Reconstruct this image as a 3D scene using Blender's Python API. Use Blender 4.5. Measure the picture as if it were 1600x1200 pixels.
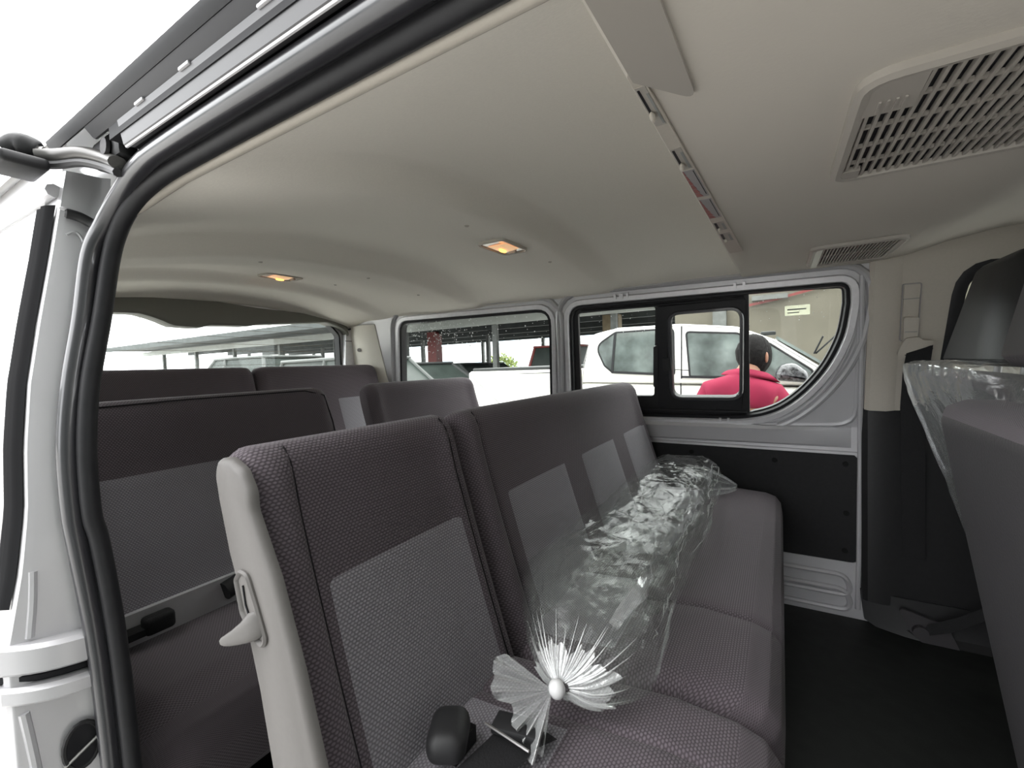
import bpy, bmesh, math, random
from mathutils import Vector, Matrix, noise
from mathutils.geometry import delaunay_2d_cdt
random.seed(7)
for o in list(bpy.data.objects):
    bpy.data.objects.remove(o)
SC = bpy.context.scene
COL = SC.collection
PI = math.pi
V = Vector

# ------------------------------------------------------------------ camera, sky, exposure
cd = bpy.data.cameras.new('camera')
cam = bpy.data.objects.new('camera', cd)
COL.objects.link(cam)
SC.camera = cam
cd.sensor_width = 36.0
cd.lens = 695.3 / 1600 * 36.0
cd.clip_start = 0.005
cd.clip_end = 400
_X, _Y, _Z = V((0.856, 0.516, -0.035)), V((-0.0074, -0.055, -0.998)), V((-0.517, 0.8545, -0.043))
_Z.normalize(); _X = (_X - _Z * _X.dot(_Z)).normalized(); _D = _Z.cross(_X)
M = Matrix.Identity(4)
for i in range(3):
    M[i][0], M[i][1], M[i][2], M[i][3] = _X[i], -_D[i], -_Z[i], (0, -.10, 1.2)[i]
cam.matrix_world = M

wd = bpy.data.worlds.new('overcast_sky'); SC.world = wd; wd.use_nodes = True
nt = wd.node_tree; nt.nodes.clear()
wo = nt.nodes.new('ShaderNodeOutputWorld'); bg = nt.nodes.new('ShaderNodeBackground')
tc = nt.nodes.new('ShaderNodeTexCoord'); sp = nt.nodes.new('ShaderNodeSeparateXYZ')
rp = nt.nodes.new('ShaderNodeValToRGB')
rp.color_ramp.elements[0].position = 0.0; rp.color_ramp.elements[0].color = (.80, .82, .84, 1)
rp.color_ramp.elements[1].position = 0.8; rp.color_ramp.elements[1].color = (1.0, 1.0, 1.0, 1)
nt.links.new(tc.outputs['Generated'], sp.inputs[0]); nt.links.new(sp.outputs[2], rp.inputs[0])
nt.links.new(rp.outputs[0], bg.inputs[0]); nt.links.new(bg.outputs[0], wo.inputs[0])
bg.inputs[1].default_value = 1.35

SC.view_settings.view_transform = 'Standard'
try: SC.view_settings.look = 'None'
except Exception: pass
SC.view_settings.gamma = 1.0
SC.view_settings.use_curve_mapping = False
SC.view_settings.exposure = 2.42
SC.cycles.max_bounces = 14
SC.cycles.diffuse_bounces = 7
SC.cycles.transparent_max_bounces = 24

# ------------------------------------------------------------------ materials
def node_mat(name):
    m = bpy.data.materials.new(name); m.use_nodes = True
    return m, m.node_tree, m.node_tree.nodes['Principled BSDF']

def mat(name, col, rough=.5, metal=0, spec=.5, var=0, scale=40, bump=0, coat=0, sheen=0):
    m, t, b = node_mat(name)
    b.inputs['Base Color'].default_value = (*col, 1)
    b.inputs['Roughness'].default_value = rough
    b.inputs['Metallic'].default_value = metal
    b.inputs['Specular IOR Level'].default_value = spec
    b.inputs['Coat Weight'].default_value = coat
    b.inputs['Sheen Weight'].default_value = sheen
    tcn = t.nodes.new('ShaderNodeTexCoord'); n = t.nodes.new('ShaderNodeTexNoise')
    n.inputs['Scale'].default_value = scale; n.inputs['Detail'].default_value = 4
    t.links.new(tcn.outputs['Object'], n.inputs['Vector'])
    if var:
        r = t.nodes.new('ShaderNodeValToRGB')
        r.color_ramp.elements[0].position = .3; r.color_ramp.elements[1].position = .7
        r.color_ramp.elements[0].color = (*[c * (1 - var) for c in col], 1)
        r.color_ramp.elements[1].color = (*[min(1, c * (1 + var)) for c in col], 1)
        t.links.new(n.outputs['Fac'], r.inputs[0]); t.links.new(r.outputs[0], b.inputs['Base Color'])
    if bump:
        bp = t.nodes.new('ShaderNodeBump'); bp.inputs['Strength'].default_value = bump
        bp.inputs['Distance'].default_value = .002
        t.links.new(n.outputs['Fac'], bp.inputs['Height']); t.links.new(bp.outputs[0], b.inputs['Normal'])
    return m

def fabric(name, lo, hi, rows=.0043, cols=.0062, bump=.55):
    """honeycomb knit: staggered raised cells on UVs in metres"""
    m, t, b = node_mat(name)
    L = t.links.new
    def mth(op, a, c=None):
        n = t.nodes.new('ShaderNodeMath'); n.operation = op
        for i, x in enumerate((a, c)):
            if x is None: continue
            if isinstance(x, (int, float)): n.inputs[i].default_value = x
            else: L(x, n.inputs[i])
        return n.outputs[0]
    uv = t.nodes.new('ShaderNodeTexCoord'); s = t.nodes.new('ShaderNodeSeparateXYZ')
    L(uv.outputs['UV'], s.inputs[0])
    v = mth('DIVIDE', s.outputs[1], rows); row = mth('FLOOR', v)
    u = mth('ADD', mth('DIVIDE', s.outputs[0], cols), mth('MULTIPLY', mth('FLOORED_MODULO', row, 2.0), .5))
    fu = mth('SUBTRACT', mth('FRACT', u), .5); fv = mth('SUBTRACT', mth('FRACT', v), .5)
    d = mth('SQRT', mth('ADD', mth('POWER', mth('ABSOLUTE', fu), 2.0), mth('POWER', mth('ABSOLUTE', fv), 2.0)))
    mr = t.nodes.new('ShaderNodeMapRange'); mr.interpolation_type = 'SMOOTHSTEP'
    L(d, mr.inputs[0]); mr.inputs[1].default_value = .52; mr.inputs[2].default_value = .18
    mx = t.nodes.new('ShaderNodeMix'); mx.data_type = 'RGBA'
    mx.inputs[6].default_value = (*lo, 1); mx.inputs[7].default_value = (*hi, 1)
    L(mr.outputs[0], mx.inputs[0]); L(mx.outputs[2], b.inputs['Base Color'])
    bp = t.nodes.new('ShaderNodeBump'); bp.inputs['Strength'].default_value = bump; bp.inputs['Distance'].default_value = .0012
    L(mr.outputs[0], bp.inputs['Height']); L(bp.outputs[0], b.inputs['Normal'])
    b.inputs['Roughness'].default_value = .85; b.inputs['Specular IOR Level'].default_value = .15
    b.inputs['Sheen Weight'].default_value = .12
    return m

def thin_glass(name, tint=(.86, .9, .87), base=.03, rough=.0, bump=0, bscale=30, dif=0, difcol=(.9, .92, .92), fres=1.45, graze=1.0):
    m = bpy.data.materials.new(name); m.use_nodes = True
    t = m.node_tree; t.nodes.clear(); L = t.links.new
    out = t.nodes.new('ShaderNodeOutputMaterial'); tr = t.nodes.new('ShaderNodeBsdfTransparent')
    gl = t.nodes.new('ShaderNodeBsdfGlossy'); mx = t.nodes.new('ShaderNodeMixShader')
    fr = t.nodes.new('ShaderNodeLayerWeight'); f0 = ((fres - 1) / (fres + 1)) ** 2; base += f0
    pw = t.nodes.new('ShaderNodeMath'); pw.operation = 'POWER'; pw.inputs[1].default_value = 5.0
    ml = t.nodes.new('ShaderNodeMath'); ml.operation = 'MULTIPLY'; ml.inputs[1].default_value = (1 - f0) * graze
    L(fr.outputs['Facing'], pw.inputs[0]); L(pw.outputs[0], ml.inputs[0])
    ad = t.nodes.new('ShaderNodeMath'); ad.operation = 'ADD'; ad.inputs[1].default_value = base
    tr.inputs[0].default_value = (*tint, 1); gl.inputs['Roughness'].default_value = rough
    gl.inputs[0].default_value = (.95, .95, .95, 1)
    L(ml.outputs[0], ad.inputs[0]); L(ad.outputs[0], mx.inputs[0]); L(tr.outputs[0], mx.inputs[1]); L(gl.outputs[0], mx.inputs[2])
    last = mx
    if dif:
        df = t.nodes.new('ShaderNodeBsdfDiffuse'); df.inputs[0].default_value = (*difcol, 1)
        m2 = t.nodes.new('ShaderNodeMixShader'); m2.inputs[0].default_value = dif
        L(mx.outputs[0], m2.inputs[1]); L(df.outputs[0], m2.inputs[2]); last = m2
    if bump:
        tcn = t.nodes.new('ShaderNodeTexCoord'); n = t.nodes.new('ShaderNodeTexNoise')
        n.inputs['Scale'].default_value = bscale; n.inputs['Detail'].default_value = 5; n.inputs['Distortion'].default_value = 1.2
        mp = t.nodes.new('ShaderNodeMapping'); mp.inputs['Scale'].default_value = (1.0, .35, 1.0)
        L(tcn.outputs['Object'], mp.inputs[0]); L(mp.outputs[0], n.inputs['Vector'])
        bp = t.nodes.new('ShaderNodeBump'); bp.inputs['Strength'].default_value = bump; bp.inputs['Distance'].default_value = .01
        L(n.outputs['Fac'], bp.inputs['Height']); L(bp.outputs[0], gl.inputs['Normal']); L(bp.outputs[0], fr.inputs['Normal'])
    L(last.outputs[0], out.inputs[0])
    return m

def translucent(name, col):
    m, t, b = node_mat(name); t.nodes.remove(b)
    tl = t.nodes.new('ShaderNodeBsdfTranslucent'); df = t.nodes.new('ShaderNodeBsdfDiffuse'); mx = t.nodes.new('ShaderNodeMixShader')
    for n in (tl, df): n.inputs[0].default_value = (*col, 1)
    t.links.new(tl.outputs[0], mx.inputs[1]); t.links.new(df.outputs[0], mx.inputs[2]); mx.inputs[0].default_value = .4
    t.links.new(mx.outputs[0], t.nodes['Material Output'].inputs[0])
    return m

def emis(name, col, st):
    m, t, b = node_mat(name)
    b.inputs['Base Color'].default_value = (*col, 1)
    b.inputs['Emission Color'].default_value = (*col, 1); b.inputs['Emission Strength'].default_value = st
    return m

MT = dict(
    liner=mat('headliner_fabric', (.80, .765, .69), .9, spec=.1, var=.02, scale=300, bump=.08),
    beige=mat('beige_plastic', (.47, .435, .38), .55, spec=.3, var=.02, scale=200, bump=.1),
    silver=mat('silver_paint', (.50, .495, .51), .36, metal=.2, coat=.25, var=.02, scale=15),
    silver2=mat('sealed_metal_flange', (.66, .65, .67), .36, metal=.3, var=.05, scale=60),
    black=mat('black_rubber', (.018, .018, .020), .5, spec=.25, var=.1, scale=60),
    bulb=mat('satin_seal_rubber', (.028, .028, .032), .30, spec=.6, coat=.5, var=.06, scale=40),
    blackp=mat('black_plastic', (.018, .018, .019), .5, spec=.35, var=.1, scale=80, bump=.1),
    board=mat('black_hardboard', (.016, .016, .017), .6, spec=.2, var=.1, scale=90, bump=.1),
    floor=mat('black_vinyl_floor', (.012, .013, .012), .55, spec=.25, var=.25, scale=25, bump=.3),
    vinyl=mat('charcoal_seat_vinyl', (.05, .047, .05), .55, spec=.3, var=.05, scale=300, bump=.2),
    fab=fabric('dark_honeycomb_fabric', (.064, .053, .060), (.140, .119, .134), .0037, .0056, .5),
    fabL=fabric('grey_honeycomb_fabric', (.155, .147, .160), (.285, .270, .295), .0037, .0056, .5),
    seam=mat('seam_thread', (.02, .018, .02), .9, spec=.1),
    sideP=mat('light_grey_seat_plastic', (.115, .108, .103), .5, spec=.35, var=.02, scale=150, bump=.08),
    belt=mat('black_webbing', (.014, .014, .015), .7, spec=.25, var=.2, scale=400, bump=.4),
    steel=mat('dull_steel', (.45, .44, .43), .35, metal=.9, var=.1, scale=30),
    pgl=thin_glass('privacy_glass', (.72, .74, .72), .03),
    glass=thin_glass('window_glass', (.94, .96, .94), .0, fres=1.27, graze=.5),
    plastic=thin_glass('clear_polythene', (.955, .965, .955), .0, .05, .35, 24, .018, fres=1.27, graze=.26),
    plastic2=thin_glass('polythene_cover', (.93, .94, .95), .10, .10, .5, 24, .11),
    knot=thin_glass('bunched_polythene', (.92, .92, .92), .16, .12, .15, 60, .22),
    knotw=mat('white_knotted_film', (.62, .62, .62), .3, spec=.6),
    white=mat('white_car_paint', (.66, .65, .61), .25, spec=.5, coat=.5, var=.01, scale=3),
    carg=mat('wet_car_window', (.10, .12, .115), .12, spec=.8, var=.5, scale=7, bump=.4),
    dark=mat('dark_void', (.012, .012, .014), .6, spec=.2),
    ground=mat('wet_concrete_yard', (.44, .43, .41), .45, spec=.4, var=.2, scale=2, bump=.3),
    concr=mat('beige_concrete', (.125, .115, .092), .85, spec=.2, var=.12, scale=1.5, bump=.2),
    roofu=mat('weathered_roof_sheet', (.055, .062, .062), .6, spec=.3, var=.2, scale=3),
    beam=mat('pale_painted_beam', (.33, .34, .32), .5, var=.05, scale=4),
    post=mat('steel_post_grey', (.10, .105, .10), .5, var=.2, scale=8),
    red=mat('red_paint', (.16, .022, .02), .5, var=.15, scale=10),
    tan=mat('tan_post', (.20, .155, .095), .6, var=.1, scale=10),
    bldg=mat('pale_building', (.66, .68, .70), .8, var=.05, scale=.6),
    bwin=mat('pale_blue_window', (.50, .60, .70), .25, var=.1, scale=1),
    leaf=mat('shrub_leaf', (.15, .19, .05), .6, var=.4, scale=5),
    shirt=mat('crimson_cotton', (.20, .016, .042), .85, spec=.15, var=.12, scale=9, bump=.4),
    skin=mat('skin', (.25, .12, .075), .5, spec=.35, var=.06, scale=20),
    hair=mat('black_hair', (.008, .007, .007), .75, spec=.12, var=.5, scale=90, bump=.8),
    jean=mat('dark_trousers', (.03, .035, .05), .8, var=.1, scale=50),
    paper=mat('white_sticker', (.72, .74, .66), .6),
    ink=mat('grey_print', (.25, .26, .25), .7),
    redp=mat('red_print', (.30, .10, .09), .6),
    greyp=mat('grey_label_print', (.30, .29, .29), .6),
    lens=emis('lamp_lens', (1.0, .62, .34), .10),
    bulbm=emis('lamp_filament', (1.0, .42, .06), 1.0),
    lensw=mat('clear_lamp_lens', (.78, .72, .64), .2, spec=.6),
    drop=thin_glass('water_drop', (.9, .92, .9), .10, .05, 0, 30, .45, (.95, .97, .97)),  # white diffuse share stands in for sky refracted in the drops
    cargd=mat('dark_car_window', (.025, .032, .029), .35, spec=.12, var=.2, scale=4),
    suv=mat('dark_grey_paint', (.032, .034, .034), .5, spec=.2),
    suvs=mat('silver_car_paint', (.085, .09, .088), .45, spec=.25),
    tyre=mat('tyre_rubber', (.02, .02, .02), .8, var=.2, scale=30),
    rim=mat('alloy_wheel', (.5, .5, .5), .3, metal=.8),
    lamp=mat('headlamp_lens', (.75, .78, .8), .1, spec=.8),
    amber=mat('amber_lens', (.8, .35, .03), .2),
    mirror=mat('wet_black_plastic', (.05, .05, .055), .25, spec=.7, var=.9, scale=60, bump=1.0),
    inside=mat('dashboard_dark', (.03, .03, .03), .7),
    screw=mat('screw_head', (.012, .012, .012), .8, spec=.1),
    matt=mat('matt_rubber', (.012, .012, .013), .85, spec=.08),
    armm=mat('grey_steel_arm', (.16, .155, .15), .35, metal=.3),
    duct=mat('duct_box_plastic', (.56, .525, .47), .8, spec=.2, bump=.06, scale=300),
    grille=mat('grille_plastic', (.36, .335, .30), .55, spec=.3),
    gutter2=mat('rail_grey', (.05, .049, .052), .4, metal=.1),
    gutter=mat('gutter_grey', (.042, .042, .046), .45, spec=.3),
    nearw=mat('dark_yard_front', (.10, .11, .10), .8, var=.3, scale=.4),
    liner2=mat('tailgate_trim_plastic', (.15, .15, .13), .6, spec=.3, bump=.1, scale=200),
)

# ------------------------------------------------------------------ mesh builders
def root_loc(o):
    L = V((0, 0, 0))
    while o is not None:
        L = L + V(o.location); o = o.parent
    return L

class MB:
    def __init__(s): s.v = []; s.f = []; s.uv = {}
    def add(s, vs, fs, uvs=None):
        b = len(s.v); s.v += [V(p) for p in vs]
        for k, f in enumerate(fs):
            if uvs is not None: s.uv[len(s.f)] = [uvs[i] for i in f]
            s.f.append([b + i for i in f])
        return s
    def box(s, x0, x1, y0, y1, z0, z1):
        vs = [(x, y, z) for z in (z0, z1) for y in (y0, y1) for x in (x0, x1)]
        return s.add(vs, [(0, 2, 3, 1), (4, 5, 7, 6), (0, 1, 5, 4), (2, 6, 7, 3), (0, 4, 6, 2), (1, 3, 7, 5)])
    def rbox(s, c, size, r=.01, seg=2, rot=None):
        bm = bmesh.new(); bmesh.ops.create_cube(bm, size=1)
        for v in bm.verts: v.co = V((v.co.x * size[0], v.co.y * size[1], v.co.z * size[2]))
        bmesh.ops.bevel(bm, geom=bm.edges[:], offset=min(r, min(size) * .49), segments=seg, affect='EDGES', profile=.5)
        if rot is not None: bmesh.ops.rotate(bm, verts=bm.verts[:], cent=(0, 0, 0), matrix=rot)
        bm.verts.index_update()
        s.add([v.co + V(c) for v in bm.verts], [[v.index for v in f.verts] for f in bm.faces]); bm.free()
        return s
    def grid(s, fn, nu, nv, uvfn=None, closeu=False, closev=False):
        vs = [fn(i / (nu if closeu else nu - 1), j / (nv if closev else nv - 1)) for i in range(nu) for j in range(nv)]
        fs = []
        for i in range(nu if closeu else nu - 1):
            for j in range(nv if closev else nv - 1):
                a, b = i, (i + 1) % nu; c, d = j, (j + 1) % nv
                fs.append((a * nv + c, b * nv + c, b * nv + d, a * nv + d))
        uvs = None
        if uvfn: uvs = [uvfn(i / (nu - 1), j / (nv - 1)) for i in range(nu) for j in range(nv)]
        return s.add(vs, fs, uvs)
    def tube(s, pts, r, n=10, cap=True, flat=None):
        pts = [V(p) for p in pts]; rs = r if isinstance(r, (list, tuple)) else [r] * len(pts)
        rings = []; up = None
        for i, p in enumerate(pts):
            t = (pts[min(i + 1, len(pts) - 1)] - pts[max(i - 1, 0)]).normalized()
            if up is None:
                up = V((0, 0, 1)) if abs(t.z) < .9 else V((1, 0, 0))
            a = t.cross(up).normalized(); up = a.cross(t).normalized()
            rings.append([p + (a * math.cos(2 * PI * k / n) + up * math.sin(2 * PI * k / n) * (flat or 1)) * rs[i] for k in range(n)])
        b = [q for R in rings for q in R]; fs = []
        for i in range(len(pts) - 1):
            for k in range(n):
                k2 = (k + 1) % n
                fs.append((i * n + k, i * n + k2, (i + 1) * n + k2, (i + 1) * n + k))
        if cap: fs += [list(range(n))[::-1], [(len(pts) - 1) * n + k for k in range(n)]]
        return s.add(b, fs)
    def loft(s, rings, closed=True, cap=True):
        n = len(rings[0]); b = [q for R in rings for q in R]; fs = []
        for i in range(len(rings) - 1):
            for k in range(n if closed else n - 1):
                k2 = (k + 1) % n
                fs.append((i * n + k, i * n + k2, (i + 1) * n + k2, (i + 1) * n + k))
        if cap: fs += [list(range(n))[::-1], [(len(rings) - 1) * n + k for k in range(n)]]
        return s.add(b, fs)
    def prism(s, fr, out, h0, h1):
        """extrude a convex-ish outline lying in frame fr from height h0 to h1"""
        return s.loft([[fr(a, b, h0) for a, b in out], [fr(a, b, h1) for a, b in out]])
    def ring(s, fr, out, prof):
        """loft offset copies of a closed outline: prof = [(offset outwards, height)]"""
        rs = [[fr(a, b, h) for a, b in offs(out, d)] for d, h in prof]
        return s.loft(rs, cap=False)
    def ell(s, c, r, nu=12, nv=8):
        c = V(c)
        def fn(u, v):
            th = 2 * PI * u; ph = PI * v
            return c + V((r[0] * math.sin(ph) * math.cos(th), r[1] * math.sin(ph) * math.sin(th), r[2] * math.cos(ph)))
        return s.grid(fn, nu, nv, closeu=True)
    def cyl(s, a, b, r, n=16): return s.tube([a, b], r, n)
    def build(s, name, m, parent=None, smooth=40, loc=None):
        L = root_loc(parent) if parent is not None else (V(loc) if loc else V((0, 0, 0)))
        me = bpy.data.meshes.new(name)
        me.from_pydata([tuple(p - L) for p in s.v], [], s.f); me.update()
        if s.uv:
            ul = me.uv_layers.new(name='UVMap')
            for k, p in enumerate(me.polygons):
                if k in s.uv:
                    for q, li in enumerate(p.loop_indices): ul.data[li].uv = s.uv[k][q]
        bm = bmesh.new(); bm.from_mesh(me)
        bmesh.ops.remove_doubles(bm, verts=bm.verts[:], dist=1e-6)
        bmesh.ops.recalc_face_normals(bm, faces=bm.faces[:])
        bm.to_mesh(me); bm.free()
        if smooth:
            me.polygons.foreach_set('use_smooth', [True] * len(me.polygons))
            try: me.set_sharp_from_angle(angle=math.radians(smooth))
            except Exception: pass
        me.materials.append(MT[m] if isinstance(m, str) else m)
        o = bpy.data.objects.new(name, me); COL.objects.link(o)
        if parent is not None: o.parent = parent
        elif loc: o.location = loc
        return o

def offs(out, d):
    if abs(d) < 1e-9: return list(out)
    n = len(out); area = sum(out[i][0] * out[(i + 1) % n][1] - out[(i + 1) % n][0] * out[i][1] for i in range(n))
    sg = 1 if area > 0 else -1; res = []
    for i in range(n):
        p0, p1, p2 = out[i - 1], out[i], out[(i + 1) % n]
        def nr(a, b):
            x, y = b[0] - a[0], b[1] - a[1]; l = math.hypot(x, y) or 1e-9
            return (y / l * sg, -x / l * sg)
        a, b = nr(p0, p1), nr(p1, p2); x, y = a[0] + b[0], a[1] + b[1]; l = math.hypot(x, y) or 1e-9
        x, y = x / l, y / l; k = max(.5, x * a[0] + y * a[1])
        res.append((p1[0] + x * d / k, p1[1] + y * d / k))
    return res

def rpoly(pts, seg=5):
    """rounded polygon: pts = (a, b, radius)"""
    n = len(pts); out = []
    for i in range(n):
        p0, p1, p2 = V(pts[i - 1][:2]), V(pts[i][:2]), V(pts[(i + 1) % n][:2]); r = pts[i][2] if len(pts[i]) > 2 else 0
        if r <= 0: out.append(tuple(p1)); continue
        a = (p0 - p1); b = (p2 - p1); la, lb = a.length, b.length; a.normalize(); b.normalize()
        ang = math.acos(max(-1, min(1, a.dot(b)))); t = min(r / math.tan(ang / 2), la * .49, lb * .49)
        q0, q1 = p1 + a * t, p1 + b * t
        for k in range(seg + 1):
            w = k / seg
            q = q0 * (1 - w) ** 2 + p1 * 2 * w * (1 - w) + q1 * w * w
            out.append(tuple(q))
    return out

def smooth_path(pts, n=6):
    """Catmull-Rom through points"""
    P = [V(p) for p in pts]; out = []
    for i in range(len(P) - 1):
        p0 = P[max(i - 1, 0)]; p1 = P[i]; p2 = P[i + 1]; p3 = P[min(i + 2, len(P) - 1)]
        for k in range(n):
            t = k / n
            out.append(.5 * ((2 * p1) + (p2 - p0) * t + (2 * p0 - 5 * p1 + 4 * p2 - p3) * t * t + (3 * p1 - p0 - 3 * p2 + p3) * t ** 3))
    out.append(P[-1]); return out

def plate(fr, outer, holes, h0, h1):
    """flat plate with holes, in frame fr; returns MB"""
    vin = []; ed = []
    for lp in [outer] + holes:
        b0 = len(vin); vin += [V(p) for p in lp]; n = len(lp)
        ed += [(b0 + i, b0 + (i + 1) % n) for i in range(n)]
    res = delaunay_2d_cdt(vin, ed, [], 0, 1e-6); vs = res[0]; mb = MB()
    def inside(p, lp):
        c = False
        for i in range(len(lp)):
            (x0, y0), (x1, y1) = lp[i - 1][:2], lp[i][:2]
            if (y0 > p[1]) != (y1 > p[1]) and p[0] < (x1 - x0) * (p[1] - y0) / (y1 - y0) + x0: c = not c
        return c
    fs = []
    for f in res[2]:
        p = (sum(vs[i][0] for i in f) / 3, sum(vs[i][1] for i in f) / 3)
        if inside(p, outer) and not any(inside(p, h) for h in holes): fs.append(f)
    mb.add([fr(p[0], p[1], h0) for p in vs], [list(f) for f in fs])
    mb.add([fr(p[0], p[1], h1) for p in vs], [list(f)[::-1] for f in fs])
    for lp in [outer] + holes:
        mb.loft([[fr(a, b, h0) for a, b in lp], [fr(a, b, h1) for a, b in lp]], cap=False)
    return mb

def thing(name, label, cat, loc, group=None):
    o = bpy.data.objects.new(name, None); o.empty_display_size = .1; COL.objects.link(o); o.location = loc
    return tag(o, label, cat, group)
def tag(o, label, cat, group=None, kind=None):
    o['label'] = label; o['category'] = cat
    if group: o['group'] = group
    if kind: o['kind'] = kind
    return o
def struct(o, label=None):
    o['kind'] = 'structure'
    if label: o['label'] = label
    return o
def sempty(name, loc, label=None):
    o = bpy.data.objects.new(name, None); COL.objects.link(o); o.location = loc
    return struct(o, label)

# ------------------------------------------------------------------ frames of the setting
WZ = .97; WY = 1.615; LEAN = .25
_n = math.hypot(1, LEAN)
def FU(a, b, h=0):      # upper far wall (tilted inwards): a = x, b = true height z, h = distance into the cabin
    return V((a, WY - LEAN * (b - WZ) - h / _n, b - h * LEAN / _n))
def FL(a, b, h=0):      # lower far wall (upright)
    return V((a, WY - h, b))
def FY(y):
    return lambda a, b, h=0: V((a, y - h, b))
def FX(x):
    return lambda a, b, h=0: V((x + h, a, b))
def FZ(z):
    return lambda a, b, h=0: V((a, b, z - h))

FLOOR = .365; GROUND = -.35

# ground, van floor
struct(MB().box(-90, 60, -30, 110, GROUND - .2, GROUND).build('ground', 'ground', smooth=0), 'wet grey asphalt of the parking yard')
fl = struct(MB().box(-2.0, .55, .12, 1.614, FLOOR - .05, FLOOR).build('floor', 'floor', smooth=0), 'black vinyl van floor')
fl2 = MB().box(.55, 1.6, .09, 1.614, FLOOR - .05, FLOOR).build('footwell_floor', 'floor', fl, smooth=0)

# ------------------------------------------------------------------ wall_left: far pressed-steel side
_arc = [(p.x, p.y) for p in smooth_path([(.1745, 1.345, 0), (.163, 1.26, 0), (.136, 1.185, 0), (.102, 1.126, 0), (.058, 1.072, 0), (.008, 1.029, 0), (-.045, 1.003, 0), (-.105, .989, 0), (-.17, .985, 0)], 4)]
win1 = rpoly([(-.70, 1.418, .06), (.172, 1.405, .055)] + [(a, b, 0) for a, b in _arc] + [(-.465, .985, 0), (-.745, .985, .06)])
win2 = rpoly([(-1.60, 1.432, .07), (-.775, 1.418, .06), (-.835, .985, .05), (-1.73, .985, .05)])
win6 = rpoly([(.405, 1.422, .07), (1.15, 1.30, .05), (1.35, 1.0, .05), (.375, .99, .05)])
outerU = [(-2.0, .97), (1.6, .97), (1.6, 1.475), (-2.0, 1.475)]
wl = struct(plate(FU, outerU, [win1, win2, win6], 0, -.045).build('wall_left', 'silver', smooth=0), 'bare silver pressed-steel van side')
MB().box(-2.0, 1.6, WY, WY + .045, .30, .97).build('lower_panel', 'silver', wl, smooth=0)
# bright flange rims round the window openings, and raised return beads
for k, wn in enumerate((win1, win2)):
    MB().ring(FU, wn, [(.0, -.03), (.0, .004), (.004, .010), (.019, .010), (.022, .004), (.022, 0)]).build('window_flange', 'silver2', wl)
    MB().ring(FU, wn, [(.036, .0), (.040, .011), (.047, .015), (.054, .011), (.058, .0)]).build('pressed_bead', 'silver', wl)
# spot-weld tabs on the rims
for (x, z) in ((-.50, 1.427), (-.11, 1.421), (-.17, .974), (-.48, 1.428)):
    for d in (-.013, .013):
        MB().prism(FU, rpoly([(x + d - .004, z, 0), (x + d + .004, z, 0), (x + d + .004, z + .017, 0), (x + d - .004, z + .017, 0)]), .006, .0135).build('weld_tab', 'silver2', wl)
# triangular pressing right of the window
tri = rpoly([(.192, 1.33, .012), (.190, .985, .05), (-.06, .974, .01)] + [(a + .028, b - .024 + .02 * max(0, (b - 1.1) / .2), 0) for a, b in _arc[::-1] if 1.0 < b < 1.28], 4)
MB().ring(FU, tri, [(-.0, 0), (.0, .004), (.006, .0075), (.012, .004), (.014, 0)]).build('triangular_pressing', 'silver', wl)
MB().tube([FU(.199, 1.42, .004), FU(.203, 1.2, .006), FU(.206, 1.0, .006), FL(.207, .9, .006), FL(.203, .55, .006), FL(.2, .40, .006)], .007, 8).build('door_edge_bead', 'silver', wl)
# ledge below the windows
MB().loft([[FL(x, z, h * k + .0005) for z, h in ((.905, 0), (.912, .012), (.94, .018), (.958, .024), (.968, .018), (.972, .0))] for x, k in ((-1.75, 1), (.03, 1), (.12, .6), (.185, .0))], closed=False, cap=False).build('sill_ledge', 'silver', wl)
# black hardboard with screws
bd = rpoly([(-1.5, .897, .01), (.193, .883, .0), (.206, .868, .018), (.201, .545, .02), (-1.5, .545, .01)])
pb = MB().prism(FL, bd, 0, .006).build('hardboard_panel', 'board', wl)
for (x, z) in ((-.28, .862), (-.02, .852), (.17, .855), (.172, .70), (.168, .58), (-.05, .58)):
    MB().cyl(FL(x, z, .005), FL(x, z, .010), .008, 12).build('panel_screw', 'screw', pb)
MB().ring(FL, bd, [(.001, 0), (.001, .007), (.009, .007), (.011, 0)]).build('panel_surround', 'silver', wl)
MB().prism(FL, rpoly([(.213, .80, .004), (.222, .80, .004), (.220, .60, .004), (.211, .60, .004)]), 0, .012).build('edge_clip', 'silver2', wl)
# pressed sill beads
for z0, z1 in ((.492, .456), (.446, .408)):
    o = rpoly([(-1.2, z0, .02), (.165, z0, .03), (.178, z1 - .012, .02), (-1.2, z1 - .012, .02)])
    MB().ring(FL, o, [(0, 0), (.002, .008), (.008, .012), (.014, .008), (.016, 0)]).build('sill_bead', 'silver', wl)
# gutter strip between headliner and window rims
MB().loft([[V((x, y, z)) for y, z in ((1.488, 1.472), (1.499, 1.452), (1.502, 1.446))] for x in (-1.75, .15)], closed=False, cap=False).build('roof_rail_strip', 'silver', wl)

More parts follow.
